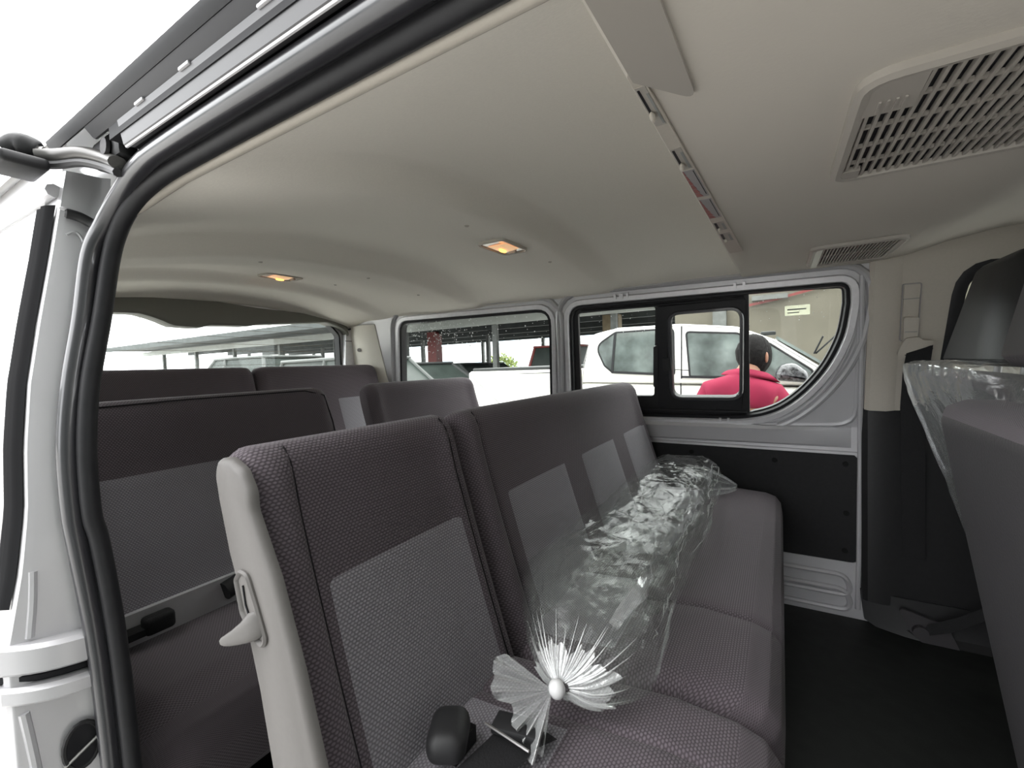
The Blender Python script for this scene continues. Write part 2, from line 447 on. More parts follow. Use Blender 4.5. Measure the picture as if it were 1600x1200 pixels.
# ------------------------------------------------------------------ window_1 : sliding window
w1 = sempty('window_1', (-.28, 1.56, .98), 'black framed sliding side window')
MB().ring(FU, win1, [(.0, -.034), (.0, .0), (-.004, .003), (-.010, .003), (-.013, -.004), (-.013, -.034)]).build('gasket', 'black', w1)
def rect(x0, x1, z0, z1, r=.0, sk=0):
    return rpoly([(x0, z1, r), (x1, z1, r), (x1 - sk, z0, r), (x0 - sk, z0, r)])
inner1 = offs(win1, -.012)
gl1 = rect(-.672, -.378, 1.062, 1.386, .012, .030)
gl2 = rect(-.327, -.112, 1.062, 1.352, .030, .010)
gl3 = [(-.086, 1.398)] + [p for p in offs(win1, -.018) if p[0] > -.084] + [(-.092, 1.006)]
plate(FU, inner1, [gl1, gl2, gl3], -.028, -.012).build('fixed_frame', 'blackp', w1, smooth=0)
sash = rect(-.372, -.094, 1.022, 1.384, .008, .022)
sashb = plate(FU, sash, [gl2], -.012, -.001).build('sliding_sash', 'black', w1, smooth=0)
MB().ring(FU, gl2, [(.0, -.012), (.0, .0), (.004, .004), (.010, .004), (.013, -.001)]).build('sash_seal', 'bulb', sashb)
MB().prism(FU, rect(-.365, -.335, 1.16, 1.205, .004), -.001, .008).build('sash_latch', 'blackp', sashb)
MB().prism(FU, rect(-.392, -.376, 1.10, 1.25, .007, .012), -.012, .006).build('pull_handle', 'blackp', sashb)
MB().tube([FU(-.655, 1.394, -.006), FU(-.10, 1.388, -.006)], .006, 8).build('top_track', 'black', w1)
MB().tube([FU(-.66, 1.012, -.006), FU(-.10, 1.008, -.006)], .006, 8).build('bottom_track', 'black', w1)
MB().prism(FU, rect(-.30, -.20, .999, 1.022, .003), -.012, -.006).build('drain_cover', 'blackp', w1)
MB().prism(FU, offs(gl1, .004), -.0225, -.0205).build('fixed_pane', 'glass', w1, smooth=0)
MB().prism(FU, offs(gl2, .004), -.0085, -.0065).build('sliding_pane', 'glass', w1, smooth=0)
p3 = MB().prism(FU, offs(gl3, .004), -.0225, -.0205).build('fixed_pane', 'glass', w1, smooth=0)
st = MB().prism(FU, rect(.012, .078, 1.318, 1.348, .002), -.0204, -.0200).build('sticker', 'paper', p3, smooth=0)
st.data.materials.clear(); st.data.materials.append(translucent('sticker_paper', (.85, .86, .76)))
st['label'] = 'small white sticker with two lines of grey print'
MB().prism(FU, rect(.019, .068, 1.334, 1.338), -.0200, -.0198).prism(FU, rect(.019, .050, 1.325, 1.328), -.0200, -.0198).build('print', 'ink', p3, smooth=0)

# window_2 : rear side window with rain drops
w2 = sempty('window_2', (-1.2, 1.57, .98), 'rear side window flecked with rain drops')
MB().ring(FU, win2, [(.0, -.034), (.0, .0), (-.004, .002), (-.012, .001), (-.014, -.034)]).build('gasket', 'black', w2)
MB().prism(FU, offs(win2, -.010), -.0225, -.0205).build('pane', 'glass', w2, smooth=0)
dr = MB()
for k in range(330):
    if k < 190: a = random.gauss(-1.40, .10); b = random.gauss(1.36, .045)
    else: a = random.uniform(-1.58, -.82); b = random.uniform(1.27, 1.425)
    if not (-1.6 < a < -.80 and 1.2 < b < 1.425): continue
    r = random.uniform(.0012, .0030) * (1.4 if random.random() < .1 else 1)
    c = FU(a, b, -.0205)
    e = 1.8 if random.random() < .15 else 1.0
    dr.ell(c, (r, r * .6, r * e), 6, 4)
o = dr.build('rain_drops', 'drop', w2); o['kind'] = 'stuff'
dr = MB()
for k in range(70):
    a = random.uniform(-.66, .14); b = random.uniform(1.30, 1.385); r = random.uniform(.0008, .0018)
    if -.38 < a < -.09: continue
    dr.ell(FU(a, b, -.0205), (r, r * .6, r), 6, 4)
o = dr.build('rain_drops', 'drop', w1); o['kind'] = 'stuff'

# window_4 : front door window beyond the pillar
w4 = sempty('window_4', (.8, 1.56, .99), 'front door window with black surround')
MB().ring(FU, win6, [(.015, -.034), (.015, .018), (.004, .022), (-.012, .018), (-.016, -.034)]).build('gasket', 'black', w4)
MB().prism(FU, offs(win6, -.012), -.0225, -.0205).build('pane', 'glass', w4, smooth=0)

# ------------------------------------------------------------------ ceiling
def czoff(x):
    z = 0
    def st(a, b, t): 
        w = max(0, min(1, (t - a) / (b - a))); return w * w * (3 - 2 * w)
    for x0, drop, up in ((-.50, .040, .42), (-1.10, .042, .36), (-1.66, .032, .8)):
        if x < x0 + .03:
            z -= drop * st(0, .085, (x0 + .03) - x) * (1 - st(.17, .17 + up, (x0 + .03) - x))
    return z
def croof(x, y):
    c = .83; hw = .68
    t = (y - c) / hw; t = max(-1, min(1, t))
    base = 1.4185 + (1.448 - 1.4185) * (y - .15) / 1.35
    crown = .125 * (1 - abs(t) ** 2.6)
    return base + crown + czoff(x) * (1 - abs(t) ** 6)
def cfn(u, v):
    x = -1.965 + u * (-.04 + 1.965); y = .15 + v * 1.35
    z = croof(x, y)
    e = max(0, (-1.80 - x) / .165)
    return V((x, y, z - .035 * e * e))
ce = struct(MB().grid(cfn, 120, 40).build('ceiling', 'liner', smooth=60), 'beige moulded headliner with cross ribs')
# lowered front box that holds the ducts
def bxf(u, v):
    prof = [(-.04, 1.60), (-.085, 1.475), (-.103, 1.432), (-.104, 1.424), (-.098, 1.420), (.0, 1.420), (.15, 1.420), (.245, 1.421), (.30, 1.430), (.36, 1.448), (.46, 1.466), (.62, 1.472), (1.05, 1.440)]
    k = v * (len(prof) - 1); i = min(int(k), len(prof) - 2); w = k - i
    x = prof[i][0] * (1 - w) + prof[i + 1][0] * w; z = prof[i][1] * (1 - w) + prof[i + 1][1] * w
    y = .15 + u * 1.352
    z += .029 * u * (1 if z < 1.47 else 0) - .0
    return V((x, y, z))
MB().grid(bxf, 30, 61).build('duct_box', 'duct', ce, smooth=50)
# clip dots in the headliner
for (x, y) in ((-.60, .72), (-.60, 1.14), (-1.21, .60), (-1.22, .98), (-1.24, 1.25), (-1.55, 1.1)):
    z = croof(x, y)
    MB().ell((x, y, z), (.006, .006, .003), 10, 6).build('liner_clip', 'beige', ce)
# roof skin outside
def rfn(u, v):
    x = -2.05 + u * 3.7; y = .084 + v * 1.552; t = (y - .86) / .776
    return V((x, y, 1.4835 + .17 * (1 - abs(t) ** 3)))
struct(MB().grid(rfn, 6, 30).build('roof', 'white', smooth=60), 'outer roof skin')

# ------------------------------------------------------------------ ceiling lamps
def lamp(x, y, z, label):
    r = thing('ceiling_lamp', label, 'lamp', (x, y, z), 'cabin ceiling lamps')
    F = FZ(z)
    o = rpoly([(x - .034, y - .062, .012), (x + .034, y - .062, .012), (x + .034, y + .062, .012), (x - .034, y + .062, .012)])
    MB().ring(F, o, [(0, -.012), (.002, .004), (.006, .005), (.008, .0), (.008, -.012)]).build('lamp_frame', 'beige', r)
    MB().prism(F, offs(o, -.0005), -.004, .001).build('lamp_base', 'lensw', r)
    def lf(u, v):
        a = (u - .5) * 2; b = (v - .5) * 2
        return V((x + a * .029, y + b * .034, z - .002 - .008 * (1 - a * a) * (1 - b * b) ** .5 if abs(b) <= 1 else z))
    MB().grid(lf, 10, 14).build('lens', 'lens', r)
    MB().ell((x, y - .004, z - .012), (.006, .016, .003), 12, 8).build('bulb', 'bulbm', r)
    MB().rbox((x, y + .048, z - .004), (.022, .012, .008), .003).build('switch', 'beige', r)
    return r
lamp(-.635, .93, croof(-.635, .93) - .003, 'lit amber ceiling lamp nearer the front duct box')
lamp(-1.585, .89, croof(-1.585, .89) - .003, 'lit amber ceiling lamp near the tailgate window')

# ------------------------------------------------------------------ grilles in the duct box
def zbox(y): return 1.420 + .029 * (y - .15) / 1.352
def grille(x0, x1, y0, y1, nsl, nbar, label, name='air_grille', blank=True):
    z = zbox((y0 + y1) / 2)
    r = thing(name, label, 'air vent', ((x0 + x1) / 2, (y0 + y1) / 2, z))
    F = lambda a, b, h=0: V((a, b, zbox(b) - h))
    o = rpoly([(x0, y0, .02), (x1, y0, .02), (x1, y1, .02), (x0, y1, .02)])
    MB().ring(F, o, [(.010, -.002), (.009, .006), (.004, .009), (-.002, .008), (-.005, .002)]).build('frame', 'grille', r)
    MB().prism(F, o, -.001, .0006).build('backing', 'dark', r)
    n = nsl; w = (x1 - x0)
    for k in range(n):
        x = x0 + w * (k + .7) / (n + .4)
        ya, yb = y0 + .004, y1 - .004
        MB().box(x - w / n * .17, x + w / n * .17, ya, yb, 0, .005).build('slat', 'grille', r, smooth=0)
        ob = r.children[-1]
        for v in ob.data.vertices:
            yy = v.co.y + r.location.y; zz = v.co.z + r.location.z
            v.co.z = zbox(yy) - .0062 + zz - r.location.z
    for k in range(nbar):
        y = y0 + (y1 - y0) * (k + 1) / (nbar + 1)
        MB().box(x0, x1, y - .0022, y + .0022, zbox(y) - .0045, zbox(y) - .001).build('cross_bar', 'grille', r, smooth=0)
    if blank:
        for (ya, yb, xa, xb) in ((y0 + .002, y0 + .062, x0 + .001, x0 + .038), (y1 - .03, y1 - .002, x0 + .001, x0 + .02)):
            MB().box(xa, xb, ya, yb, zbox(ya) - .0072, zbox(ya) - .001).build('blank_corner', 'grille', r, smooth=0)
        for k in range(4):
            x = x0 + .010 + k * .006
            MB().box(x, x + .002, y0 + .036, y0 + .056, zbox(y0) - .0085, zbox(y0) - .007).build('rib_mark', 'grille', r, smooth=0)
    else:
        MB().box(x0 + .001, x0 + .014, y0 + .004, y1 - .004, zbox(y0) - .0075, zbox(y1) - .001).build('thumb_plate', 'paper', r, smooth=0)
    return r
grille(.065, .275, .375, .628, 24, 4, 'large beige slatted air grille in the ceiling at upper right')
grille(.070, .225, 1.13, 1.375, 24, 1, 'small narrow slatted air vent above the side window pillar', 'air_vent', False)

# access cover and control strip
ac = thing('access_cover', 'thin flat beige cover plate on the ceiling beside the control strip', 'cover', (-.08, .24, 1.42))
F = lambda a, b, h=0: V((a, b, zbox(b) - h))
MB().prism(F, rpoly([(-.099, .13, .004), (-.062, .10, .004), (-.059, .318, .006), (-.098, .262, .006)]), .000, .004).build('plate', 'grille', ac)
cs = thing('control_strip', 'narrow ceiling strip of air controls with sliders and red wedge marks', 'control panel', (-.085, .6, 1.43))
strip = rpoly([(-.1005, .252, .006), (-.0905, .268, .004), (-.0705, 1.02, .006), (-.096, 1.03, .004)])
strip = rpoly([(-.1005, .246, .004), (-.090, .268, .004), (-.0705, 1.04, .006), (-.0985, 1.04, .004)])
MB().prism(F, strip, .0005, .003).build('strip_plate', 'beige', cs)
def sx(y, w):   # across the strip: w 0..1
    x0 = -.1005 + .002 * (y - .246); x1 = -.090 + (.0195) * (y - .268) / .772
    return x0 * (1 - w) + x1 * w
def spoly(y0, y1, w0, w1): return [(sx(y0, w0), y0), (sx(y0, w1), y0), (sx(y1, w1), y1), (sx(y1, w0), y1)]
for (ya, yb, yk) in ((.272, .345, .318), (.405, .47, .45), (.74, .80, .785), (.83, .90, .88)):
    MB().prism(F, spoly(ya, yb, .08, .85), .003, .0035).build('control_face', 'grille', cs, smooth=0)
    MB().prism(F, spoly(ya + .004, yk, .16, .34), .0035, .0039).build('slider_slot', 'dark', cs, smooth=0)
    MB().prism(F, spoly(ya + .012, yb - .004, .66, .82), .0035, .0039).build('grey_scale', 'ink', cs, smooth=0)
    MB().ell(F(sx(yk, .35), yk, .007), (.0026, .007, .004), 10, 8).build('slider_knob', 'beige', cs)
for (ya, yb) in ((.475, .585), (.60, .71)):
    MB().prism(F, spoly(ya, yb, .05, .92), .003, .0034).build('scale_label', 'greyp', cs, smooth=0)
    n = 6
    for k in range(n):
        y0 = ya + (yb - ya) * k / n; y1 = ya + (yb - ya) * (k + .85) / n
        MB().prism(F, [(sx(y0, .08), y0), (sx(y0, .12 + .05 * k), y0), (sx(y1, .18 + .07 * k), y1), (sx(y1, .08), y1)], .0034, .0038).build('red_wedge', 'redp', cs, smooth=0)
    MB().prism(F, spoly(ya + .004, yb - .01, .78, .83), .0034, .0038).build('rule_line', 'dark', cs, smooth=0)

# ------------------------------------------------------------------ wall_rear, tailgate window
FR = lambda a, b, h=0: V((-1.98 + h, (a + .1) * .9 - .1, 1.2 + (b - 1.2) * .9))
rw = rpoly([(.08, 1.20, .02), (1.615, 1.20, .02), (1.615, 1.41, .05), (1.50, 1.52, .06), (.08, 1.52, .03)])
wr = struct(plate(FR, [(.05, .25), (1.85, .25), (1.85, 1.60), (.05, 1.60)], [rw], 0, -.05).build('wall_rear', 'silver', smooth=0), 'rear end of the van around the tailgate')
w3 = sempty('window_3', (-2.0, .85, 1.2), 'tailgate window with heater lines')
MB().ring(FR, rw, [(.0, -.05), (.0, .004), (-.010, .004), (-.013, -.03)]).build('gasket', 'black', w3)
MB().prism(FR, offs(rw, -.008), -.033, -.030).build('pane', 'glass', w3, smooth=0)
dl = MB()
for k in range(9):
    z = 1.24 + k * .030
    dl.box(-2.0099, -2.0090, .10, 1.36, z, z + .0012)
o = dl.build('heater_line', 'tan', w3, smooth=0); o['kind'] = 'stuff'
# tailgate upper trim with the dipped middle
top = [(.3, 1.502), (.58, 1.499), (.95, 1.510), (1.13, 1.498), (1.35, 1.492), (1.55, 1.477), (1.66, 1.452)]
bot = [(.3, 1.440), (.565, 1.449), (.65, 1.452), (.69, 1.442), (.735, 1.425), (.765, 1.409), (.86, 1.405), (.905, 1.419), (1.075, 1.425), (1.115, 1.435), (1.50, 1.470), (1.57, 1.452), (1.615, 1.435), (1.64, 1.40)]
def lerp(pts, a):
    if a <= pts[0][0]: return pts[0][1]
    for (a0, b0), (a1, b1) in zip(pts, pts[1:]):
        if a <= a1: return b0 + (b1 - b0) * (a - a0) / (a1 - a0)
    return pts[-1][1]
def ttf(u, v):
    a = .08 + u * 1.56; zt, zb = lerp(top, a) + .02, lerp(bot, a)
    prof = [(0, -.045), (0, .03), (.85, .045), (.97, .04), (1, .02), (.98, -.03)]
    k = v * 5; i = min(int(k), 4); w = k - i
    t = prof[i][0] * (1 - w) + prof[i + 1][0] * w; h = prof[i][1] * (1 - w) + prof[i + 1][1] * w
    return FR(a, zt + (zb - zt) * t, h)
MB().grid(ttf, 80, 16).build('tailgate_trim', 'liner2', wr, smooth=50)
# right hand tailgate jamb: white frame, dark gap, bump stop
MB().prism(FR, rpoly([(1.615, 1.20, 0), (1.70, 1.20, 0), (1.72, 1.44, .01), (1.635, 1.44, .01)]), .0, .03).build('jamb_plate', 'silver2', wr)
MB().tube([FR(1.635, 1.435, .034), FR(1.700, 1.455, .034)], .004, 6).build('jamb_joint', 'black', wr)
MB().prism(FR, [(1.625, 1.37), (1.69, 1.37), (1.69, 1.374), (1.625, 1.374)], .03, .031).build('jamb_joint', 'seam', wr, smooth=0)
MB().prism(FR, rpoly([(1.697, 1.20, 0), (1.722, 1.20, 0), (1.722, 1.46, .008), (1.697, 1.44, .008)]), .02, .038).build('tailgate_seal', 'black', wr)
# pillar trims in the rear corner
t1 = struct(MB().loft([[V((-1.96, 1.520 - .1 * max(0, z - 1.1), z)), V((-1.90, 1.515 - .1 * max(0, z - 1.1), z)), V((-1.83, WY - LEAN * (z - WZ) - .03, z)), V((-1.775, WY - LEAN * (z - WZ) - .004, z)), V((-1.775, WY - LEAN * (z - WZ) + .01, z)), V((-1.96, WY - LEAN * (z - WZ) + .01, z))] for z in (.97, 1.15, 1.30, 1.43)]).build('trim_1', 'liner', smooth=30), 'beige trim over the rear corner pillar')
bs = MB().cyl((-1.915, 1.515, 1.305), (-1.885, 1.485, 1.305), .010, 14).build('bump_stop', 'steel', t1)

# ------------------------------------------------------------------ wall_right: door opening, jamb, quarter panel
def ysk(z):     # outer skin of the near side
    return lerp([(.2, .045), (.5, .03), (.75, .012), (.90, .012), (.987, .029), (1.054, .0377), (1.125, .041), (1.197, .048), (1.27, .060), (1.346, .074), (1.43, .088), (1.5, .10)], z)
yb_ = [(.2, .092), (.726, .088), (.883, .083), (1.002, .074), (1.048, .0710), (1.124, .0715), (1.195, .079), (1.27, .092), (1.346, .104), (1.412, .12), (1.44, .125)]
def jf(u, v):
    z = .30 + u * 1.15; ya = ysk(z); yb = lerp(yb_, z) + .006
    prof = [(0, -.735), (.05, -.7285), (.2, -.7265), (.8, -.722), (1, -.716)]
    k = v * 4; i = min(int(k), 3); w = k - i
    t = prof[i][0] * (1 - w) + prof[i + 1][0] * w; x = prof[i][1] * (1 - w) + prof[i + 1][1] * w
    return V((x, ya + (yb - ya) * t, z))
wrt = struct(MB().grid(jf, 60, 17).build('wall_right', 'silver', smooth=50), 'silver body side beside the sliding door opening')
def skf(z0, z1, x0, x1):
    return lambda u, v: V((x0 + (x1 - x0) * u, ysk(z0 + v * (z1 - z0)), z0 + v * (z1 - z0)))
qm = MB().grid(skf(.30, .97, -.735, -2.0), 6, 40)
qm.grid(skf(1.41, 1.49, -.735, -2.0), 6, 8); qm.grid(skf(.97, 1.41, -.735, -.775), 3, 30); qm.grid(skf(.97, 1.41, -1.85, -2.0), 3, 30)
qm.build('quarter_panel', 'silver', wrt, smooth=60)
# inner lining behind the jamb
plate(FY(.112), [(-1.96, .30), (-.80, .30), (-.80, 1.42), (-1.96, 1.42)], [rpoly([(-1.85, .99, .05), (-.90, .99, .05), (-.90, 1.39, .05), (-1.80, 1.39, .05)])], 0, .006).build('inner_lining', 'board', wrt, smooth=0)
# quarter window
def qf(u, v):
    z = .955 + v * .465; x = -.765 - u * 1.10
    return V((x, ysk(z) - .004, z))
w5 = sempty('window_5', (-1.1, .05, .95), 'dark quarter window behind the door opening')
MB().grid(qf, 6, 24).build('pane', 'pgl', w5)
def qs(u, v):
    z = .948 + u * .46; x = -.733 - v * .055 - .05 * max(0, .02)
    e = [0, .006, .0085, .006, .008, .006, 0]; k = min(int(v * 6), 5); w = v * 6 - k
    return V((x, ysk(z) - (e[k] * (1 - w) + e[k + 1] * w) - .001, z))
MB().grid(qs, 30, 19).build('window_seal', 'matt', w5, smooth=30)
MB().tube([(-.735, ysk(1.425) - .004, 1.425), (-1.85, ysk(1.45) - .004, 1.45)], .008, 8).build('top_moulding', 'silver2', w5)
# centre rail that ends in the jamb
def rl(z0, z1, d0, name, m):
    ring = []
    for (y0, y1) in ((-.004, .0),):
        pass
    mb = MB(); secs = []
    for t in range(9):
        w = t / 8; y = ysk(.88) - .004 + w * (.095 - ysk(.88)); x = -.700 - .006 * w - (.035 * (1 - w) ** 3)
        zc = .012 * (1 - w)
        secs.append([V((x + d0, y, z0 + zc)), V((x + d0 + .006, y, z0 + .004 + zc)), V((x + d0 + .006, y, z1 - .004 + zc)), V((x + d0, y, z1 + zc)), V((x - .05, y, z1 + zc)), V((x - .05, y, z0 + zc))])
    secs.insert(0, [V((-1.9, ysk(.88) - .006, p.z)) if i < 4 else V((-1.9, ysk(.88) + .02, p.z)) for i, p in enumerate(secs[0])])
    return mb.loft(secs).build(name, m, wrt, smooth=30)
rl(.866, .900, .0, 'rail_upper_lip', 'silver')
rl(.853, .866, -.012, 'rail_slot', 'dark')
rl(.832, .853, .0, 'rail_lower_lip', 'silver')
# striker hole and bead pressings on the jamb
def jy(z, t): return ysk(z) + (lerp(yb_, z) - ysk(z)) * t
hz = .765
hole = MB().grid(lambda u, v: V((-.7185 + .0022 * math.sin(v * PI / 2) , jy(hz, .72) + .015 * v * math.cos(2 * PI * u), hz + .026 * v * math.sin(2 * PI * u))), 20, 6, closeu=True).build('latch_hole', 'dark', wrt)
MB().tube([(-.717, jy(hz, .72) + .016 * math.cos(2 * PI * k / 20), hz + .027 * math.sin(2 * PI * k / 20)) for k in range(21)], .0025, 6).build('latch_hole_rim', 'blackp', wrt)
MB().tube([(-.7165, jy(hz - .012, .5), hz - .015), (-.7155, jy(hz, .95), hz + .004)], .002, 6).build('latch_bar', 'steel', wrt)
MB().tube(smooth_path([(-.7215, jy(1.378, .25), 1.372), (-.720, jy(1.378, .55), 1.376), (-.7175, jy(1.36, .82), 1.355), (-.7165, jy(1.3, .90), 1.30)], 6), .0016, 6).build('jamb_bead', 'silver', wrt)
MB().tube(smooth_path([(-.7285, jy(.99, .22), .985), (-.7275, jy(.95, .27), .95), (-.727, jy(.92, .26), .912)], 6), .0042, 8).build('jamb_fold', 'silver', wrt)
MB().tube(smooth_path([(-.7275, jy(.83, .16), .83), (-.7265, jy(.75, .24), .75), (-.7265, jy(.6, .26), .58)], 6), .0048, 8).build('jamb_fold', 'silver', wrt)

# weather seal and garnish round the opening
P1 = smooth_path([(1.0, .115, 1.432), (.3, .115, 1.432), (-.2, .115, 1.432), (-.5, .115, 1.432), (-.585, .116, 1.428), (-.645, .1165, 1.411), (-.683, .111, 1.382), (-.70, .1017, 1.346), (-.70, .09, 1.27),
                  (-.70, .0767, 1.195), (-.70, .069, 1.124), (-.70, .0688, 1.048), (-.70, .072, 1.002), (-.70, .081, .883), (-.70, .086, .726), (-.69, .09, .40)], 6)
P2 = smooth_path([(1.0, .135, 1.4256), (.3, .135, 1.4256), (-.2, .135, 1.4256), (-.5, .135, 1.4256), (-.60, .131, 1.418), (-.65, .1245, 1.397), (-.677, .1205, 1.372), (-.69, .116, 1.340), (-.69, .104, 1.27),
                  (-.69, .0896, 1.194), (-.69, .0825, 1.121), (-.69, .0825, 1.045), (-.69, .088, 1.005), (-.69, .097, .885), (-.69, .1023, .714), (-.68, .105, .40)], 6)
ds = thing('door_weather_seal', 'thick black rubber seal around the sliding door opening', 'door seal', (-.70, .09, .40))
MB().tube(P1, .0100, 14).build('bulb_seal', 'bulb', ds, smooth=60)
MB().tube(P2, .0094, 12).build('seal_lip', 'black', ds, smooth=60)
MB().tube([(a + b) * .5 + V((0, 0, .001)) for a, b in zip(P1, P2)], .0035, 6).build('seal_groove', 'dark', ds, smooth=60)
# header above the door: headliner edge, rail, gutter
hd = struct(MB().tube(smooth_path([(1.0, .1485, 1.4205), (0, .1485, 1.4205), (-.50, .1485, 1.4205), (-.585, .1465, 1.417), (-.632, .137, 1.404), (-.655, .124, 1.390)], 6), .0055, 10, flat=.8).build('trim_2', 'beige', smooth=60), 'beige edge of the headliner along the door opening')
tr3 = struct(MB().loft([[V((x, y, z)) for y, z in ((.1075, 1.4405), (.1000, 1.4375), (.0980, 1.4395), (.0950, 1.4560), (.094, 1.462), (.110, 1.462))] for x in (-.575, 1.0)]).build('trim_3', 'gutter2', smooth=25), 'silver upper door rail of the opening')
MB().loft([[V((x, y, z)) for y, z in ((.098, 1.4635), (.0950, 1.4625), (.0930, 1.4640), (.0870, 1.4715), (.0865, 1.476), (.098, 1.480))] for x in (-.64, 1.0)]).build('gutter_channel', 'gutter', tr3, smooth=25)
MB().loft([[V((x, y, z)) for y, z in ((.0880, 1.4720), (.0862, 1.4715), (.0815, 1.4770), (.0800, 1.4812), (.086, 1.490), (.098, 1.490))] for x in (-.74, 1.0)]).build('gutter_lip', 'black', tr3, smooth=40)
MB().box(-.60, 1.0, .095, .14, 1.450, 1.500).build('header_fill', 'dark', tr3, smooth=0)
for x in (-.52, -.43, -.31, -.20):
    MB().rbox((x, .0935, 1.4622), (.018, .003, .003), .001).build('gutter_clip', 'silver2', tr3)
MB().tube([(-.575, .1005, 1.4385), (1.0, .1005, 1.4385)], .0016, 6).build('rail_edge', 'silver2', tr3)
# sliding door arm reaching out to the open door
da = thing('sliding_door_arm', 'curved grey steel arm carrying the slid-back door at upper left', 'door arm', (-.66, .10, 1.44))
pth = smooth_path([(-.612, .1045, 1.433), (-.640, .1035, 1.445), (-.670, .093, 1.4545), (-.700, .0797, 1.4550), (-.712, .066, 1.4545)], 6)
MB().tube(pth, .0088, 12, flat=.8).build('arm', 'armm', da)
MB().tube([p + V((0, -.0005, -.0105)) for p in pth], .0048, 8).build('arm_flange', 'gutter2', da)
MB().tube(smooth_path([(-.712, .068, 1.4585), (-.718, .060, 1.4625), (-.724, .053, 1.4635), (-.730, .045, 1.4565)], 5), [.0085, .010, .0112, .0118, .0120, .0125, .0125, .0125, .0122, .0120, .0118, .0115, .011, .011, .011, .011], 12).build('pivot_boot', 'blackp', da)
MB().cyl((-.706, .071, 1.4575), (-.722, .056, 1.4600), .0052, 12).build('pivot_pin', 'steel', da)
MB().rbox((-.722, .052, 1.4395), (.06, .040, .013), .005, 3).build('hinge_bracket', 'blackp', da)
MB().cyl((-.700, .058, 1.440), (-.695, .056, 1.4395), .0035, 10).build('bracket_bolt', 'steel', da)
# dark roller pocket with roller behind the arm
rpk = thing('roller_carriage', 'dark roller carriage in the rail pocket at the top corner of the opening', 'door roller', (-.63, .115, 1.45))
MB().rbox((-.640, .112, 1.455), (.075, .02, .03), .006).build('housing', 'blackp', rpk)
MB().cyl((-.625, .1005, 1.452), (-.625, .097, 1.452), .009, 14).build('roller', 'vinyl', rpk)
MB().cyl((-.655, .100, 1.448), (-.655, .096, 1.448), .005, 10).build('roller', 'vinyl', rpk)
ls = thing('latch_stop', 'black elongated rubber stop on the silver jamb top', 'door stop', (-.715, .1, 1.40))
MB().tube(smooth_path([(-.7165, .086, 1.396), (-.714, .098, 1.394), (-.709, .109, 1.387)], 5), [.004] + [.0058] * 9 + [.0066], 10).build('stop_body', 'blackp', ls)
MB().ell((-.7155, .087, 1.4005), (.002, .006, .0025), 10, 6).build('stop_edge', 'silver2', ls)

# front closure so the cab is enclosed
wf = struct(plate(FX(1.6), [(0, .3), (1.66, .3), (1.66, 1.6), (0, 1.6)], [rpoly([(.1, 1.0, .05), (1.55, 1.0, .05), (1.45, 1.45, .08), (.2, 1.45, .08)])], 0, .03).build('wall_front', 'inside', smooth=0), 'dark dashboard end of the cab')
MB().rbox((1.45, .83, .78), (.3, 1.5, .40), .06).build('dashboard', 'inside', wf)
d1 = struct(MB().box(.42, 1.6, .055, .10, .30, .98).build('door_1', 'inside', smooth=0), 'closed front passenger door')
MB().box(.25, .45, .06, .15, .30, 1.43).build('near_pillar', 'beige', d1, smooth=0)
MB().box(.45, 1.6, .09, .15, 1.36, 1.45).build('door_header', 'beige', d1, smooth=0)
MB().box(.45, 1.6, .078, .082, .98, 1.40).build('door_glass', 'glass', d1, smooth=0)

# ------------------------------------------------------------------ B pillar trim on far side
win6b = offs(win6, .014)
bp1 = struct(plate(FU, [(.28, 1.032), (1.6, 1.032), (1.6, 1.53), (.28, 1.53)], [[(a, max(b, 1.04)) for a, b in win6b]], .017, .0).loft([[FU(.214, z, .0), FU(.214, z, .012), FU(.224, z, .022), FU(.262, z, .026), FU(.283 , z, .018), FU(.285, z, .0)] for z in (1.032, 1.2, 1.40, 1.50)]).build('trim_4', 'beige', smooth=35), 'beige upper pillar trim beside the sliding window')
bl = MB()
bl.loft([[FL(a, z, h) for a, h in ((.209, .0), (.209, .016), (.222, .028), (.262, .032), (.290, .022), (.56, .022), (.56, .0))] for z in (1.032, .7, .50, .44)])
bp2 = struct(bl.build('trim_5', 'blackp', smooth=35), 'black lower pillar trim')
MB().loft([[FL(.205, .47, .0), FL(.205, .47, .016), FL(.30, .47, .03), FL(.56, .47, .03), FL(.56, .47, 0)], [FL(.215, .38, .0), FL(.215, .38, .02), FL(.31, .38, .035), FL(.56, .38, .035), FL(.56, .38, 0)], [FL(.26, FLOOR - .01, .0), FL(.26, FLOOR - .01, .03), FL(.36, FLOOR - .01, .07), FL(.56, FLOOR - .01, .07), FL(.56, FLOOR - .01, 0)]]).build('pillar_foot', 'blackp', bp2, smooth=35)
# seat belt height adjuster and belt
sb = thing('seat_belt', 'black front seat belt hanging from the beige pillar adjuster', 'seat belt', (.31, 1.54, 1.2))
adj = MB().prism(FU, rpoly([(.288, 1.385, .003), (.322, 1.380, .003), (.320, 1.235, .004), (.288, 1.235, .004)]), .014, .020).build('adjuster_rail', 'beige', sb)
MB().ring(FU, rect(.286, .322, 1.235, 1.384, .003), [(.0, .014), (.0, .0225), (.002, .0225), (.002, .014)]).build('rail_edge', 'greyp', adj)
MB().prism(FU, rect(.287, .321, 1.345, 1.347), .020, .0206).build('rail_line', 'ink', adj, smooth=0)
MB().prism(FU, rpoly([(.289, 1.300, .006), (.321, 1.298, .006), (.319, 1.225, .006), (.290, 1.225, .006)]), .018, .036).build('adjuster_slide', 'beige', sb)
MB().prism(FU, rpoly([(.292, 1.262, .0), (.318, 1.261, .0), (.318, 1.259, .0), (.292, 1.260, .0)]), .036, .0366).build('slide_line', 'ink', sb, smooth=0)
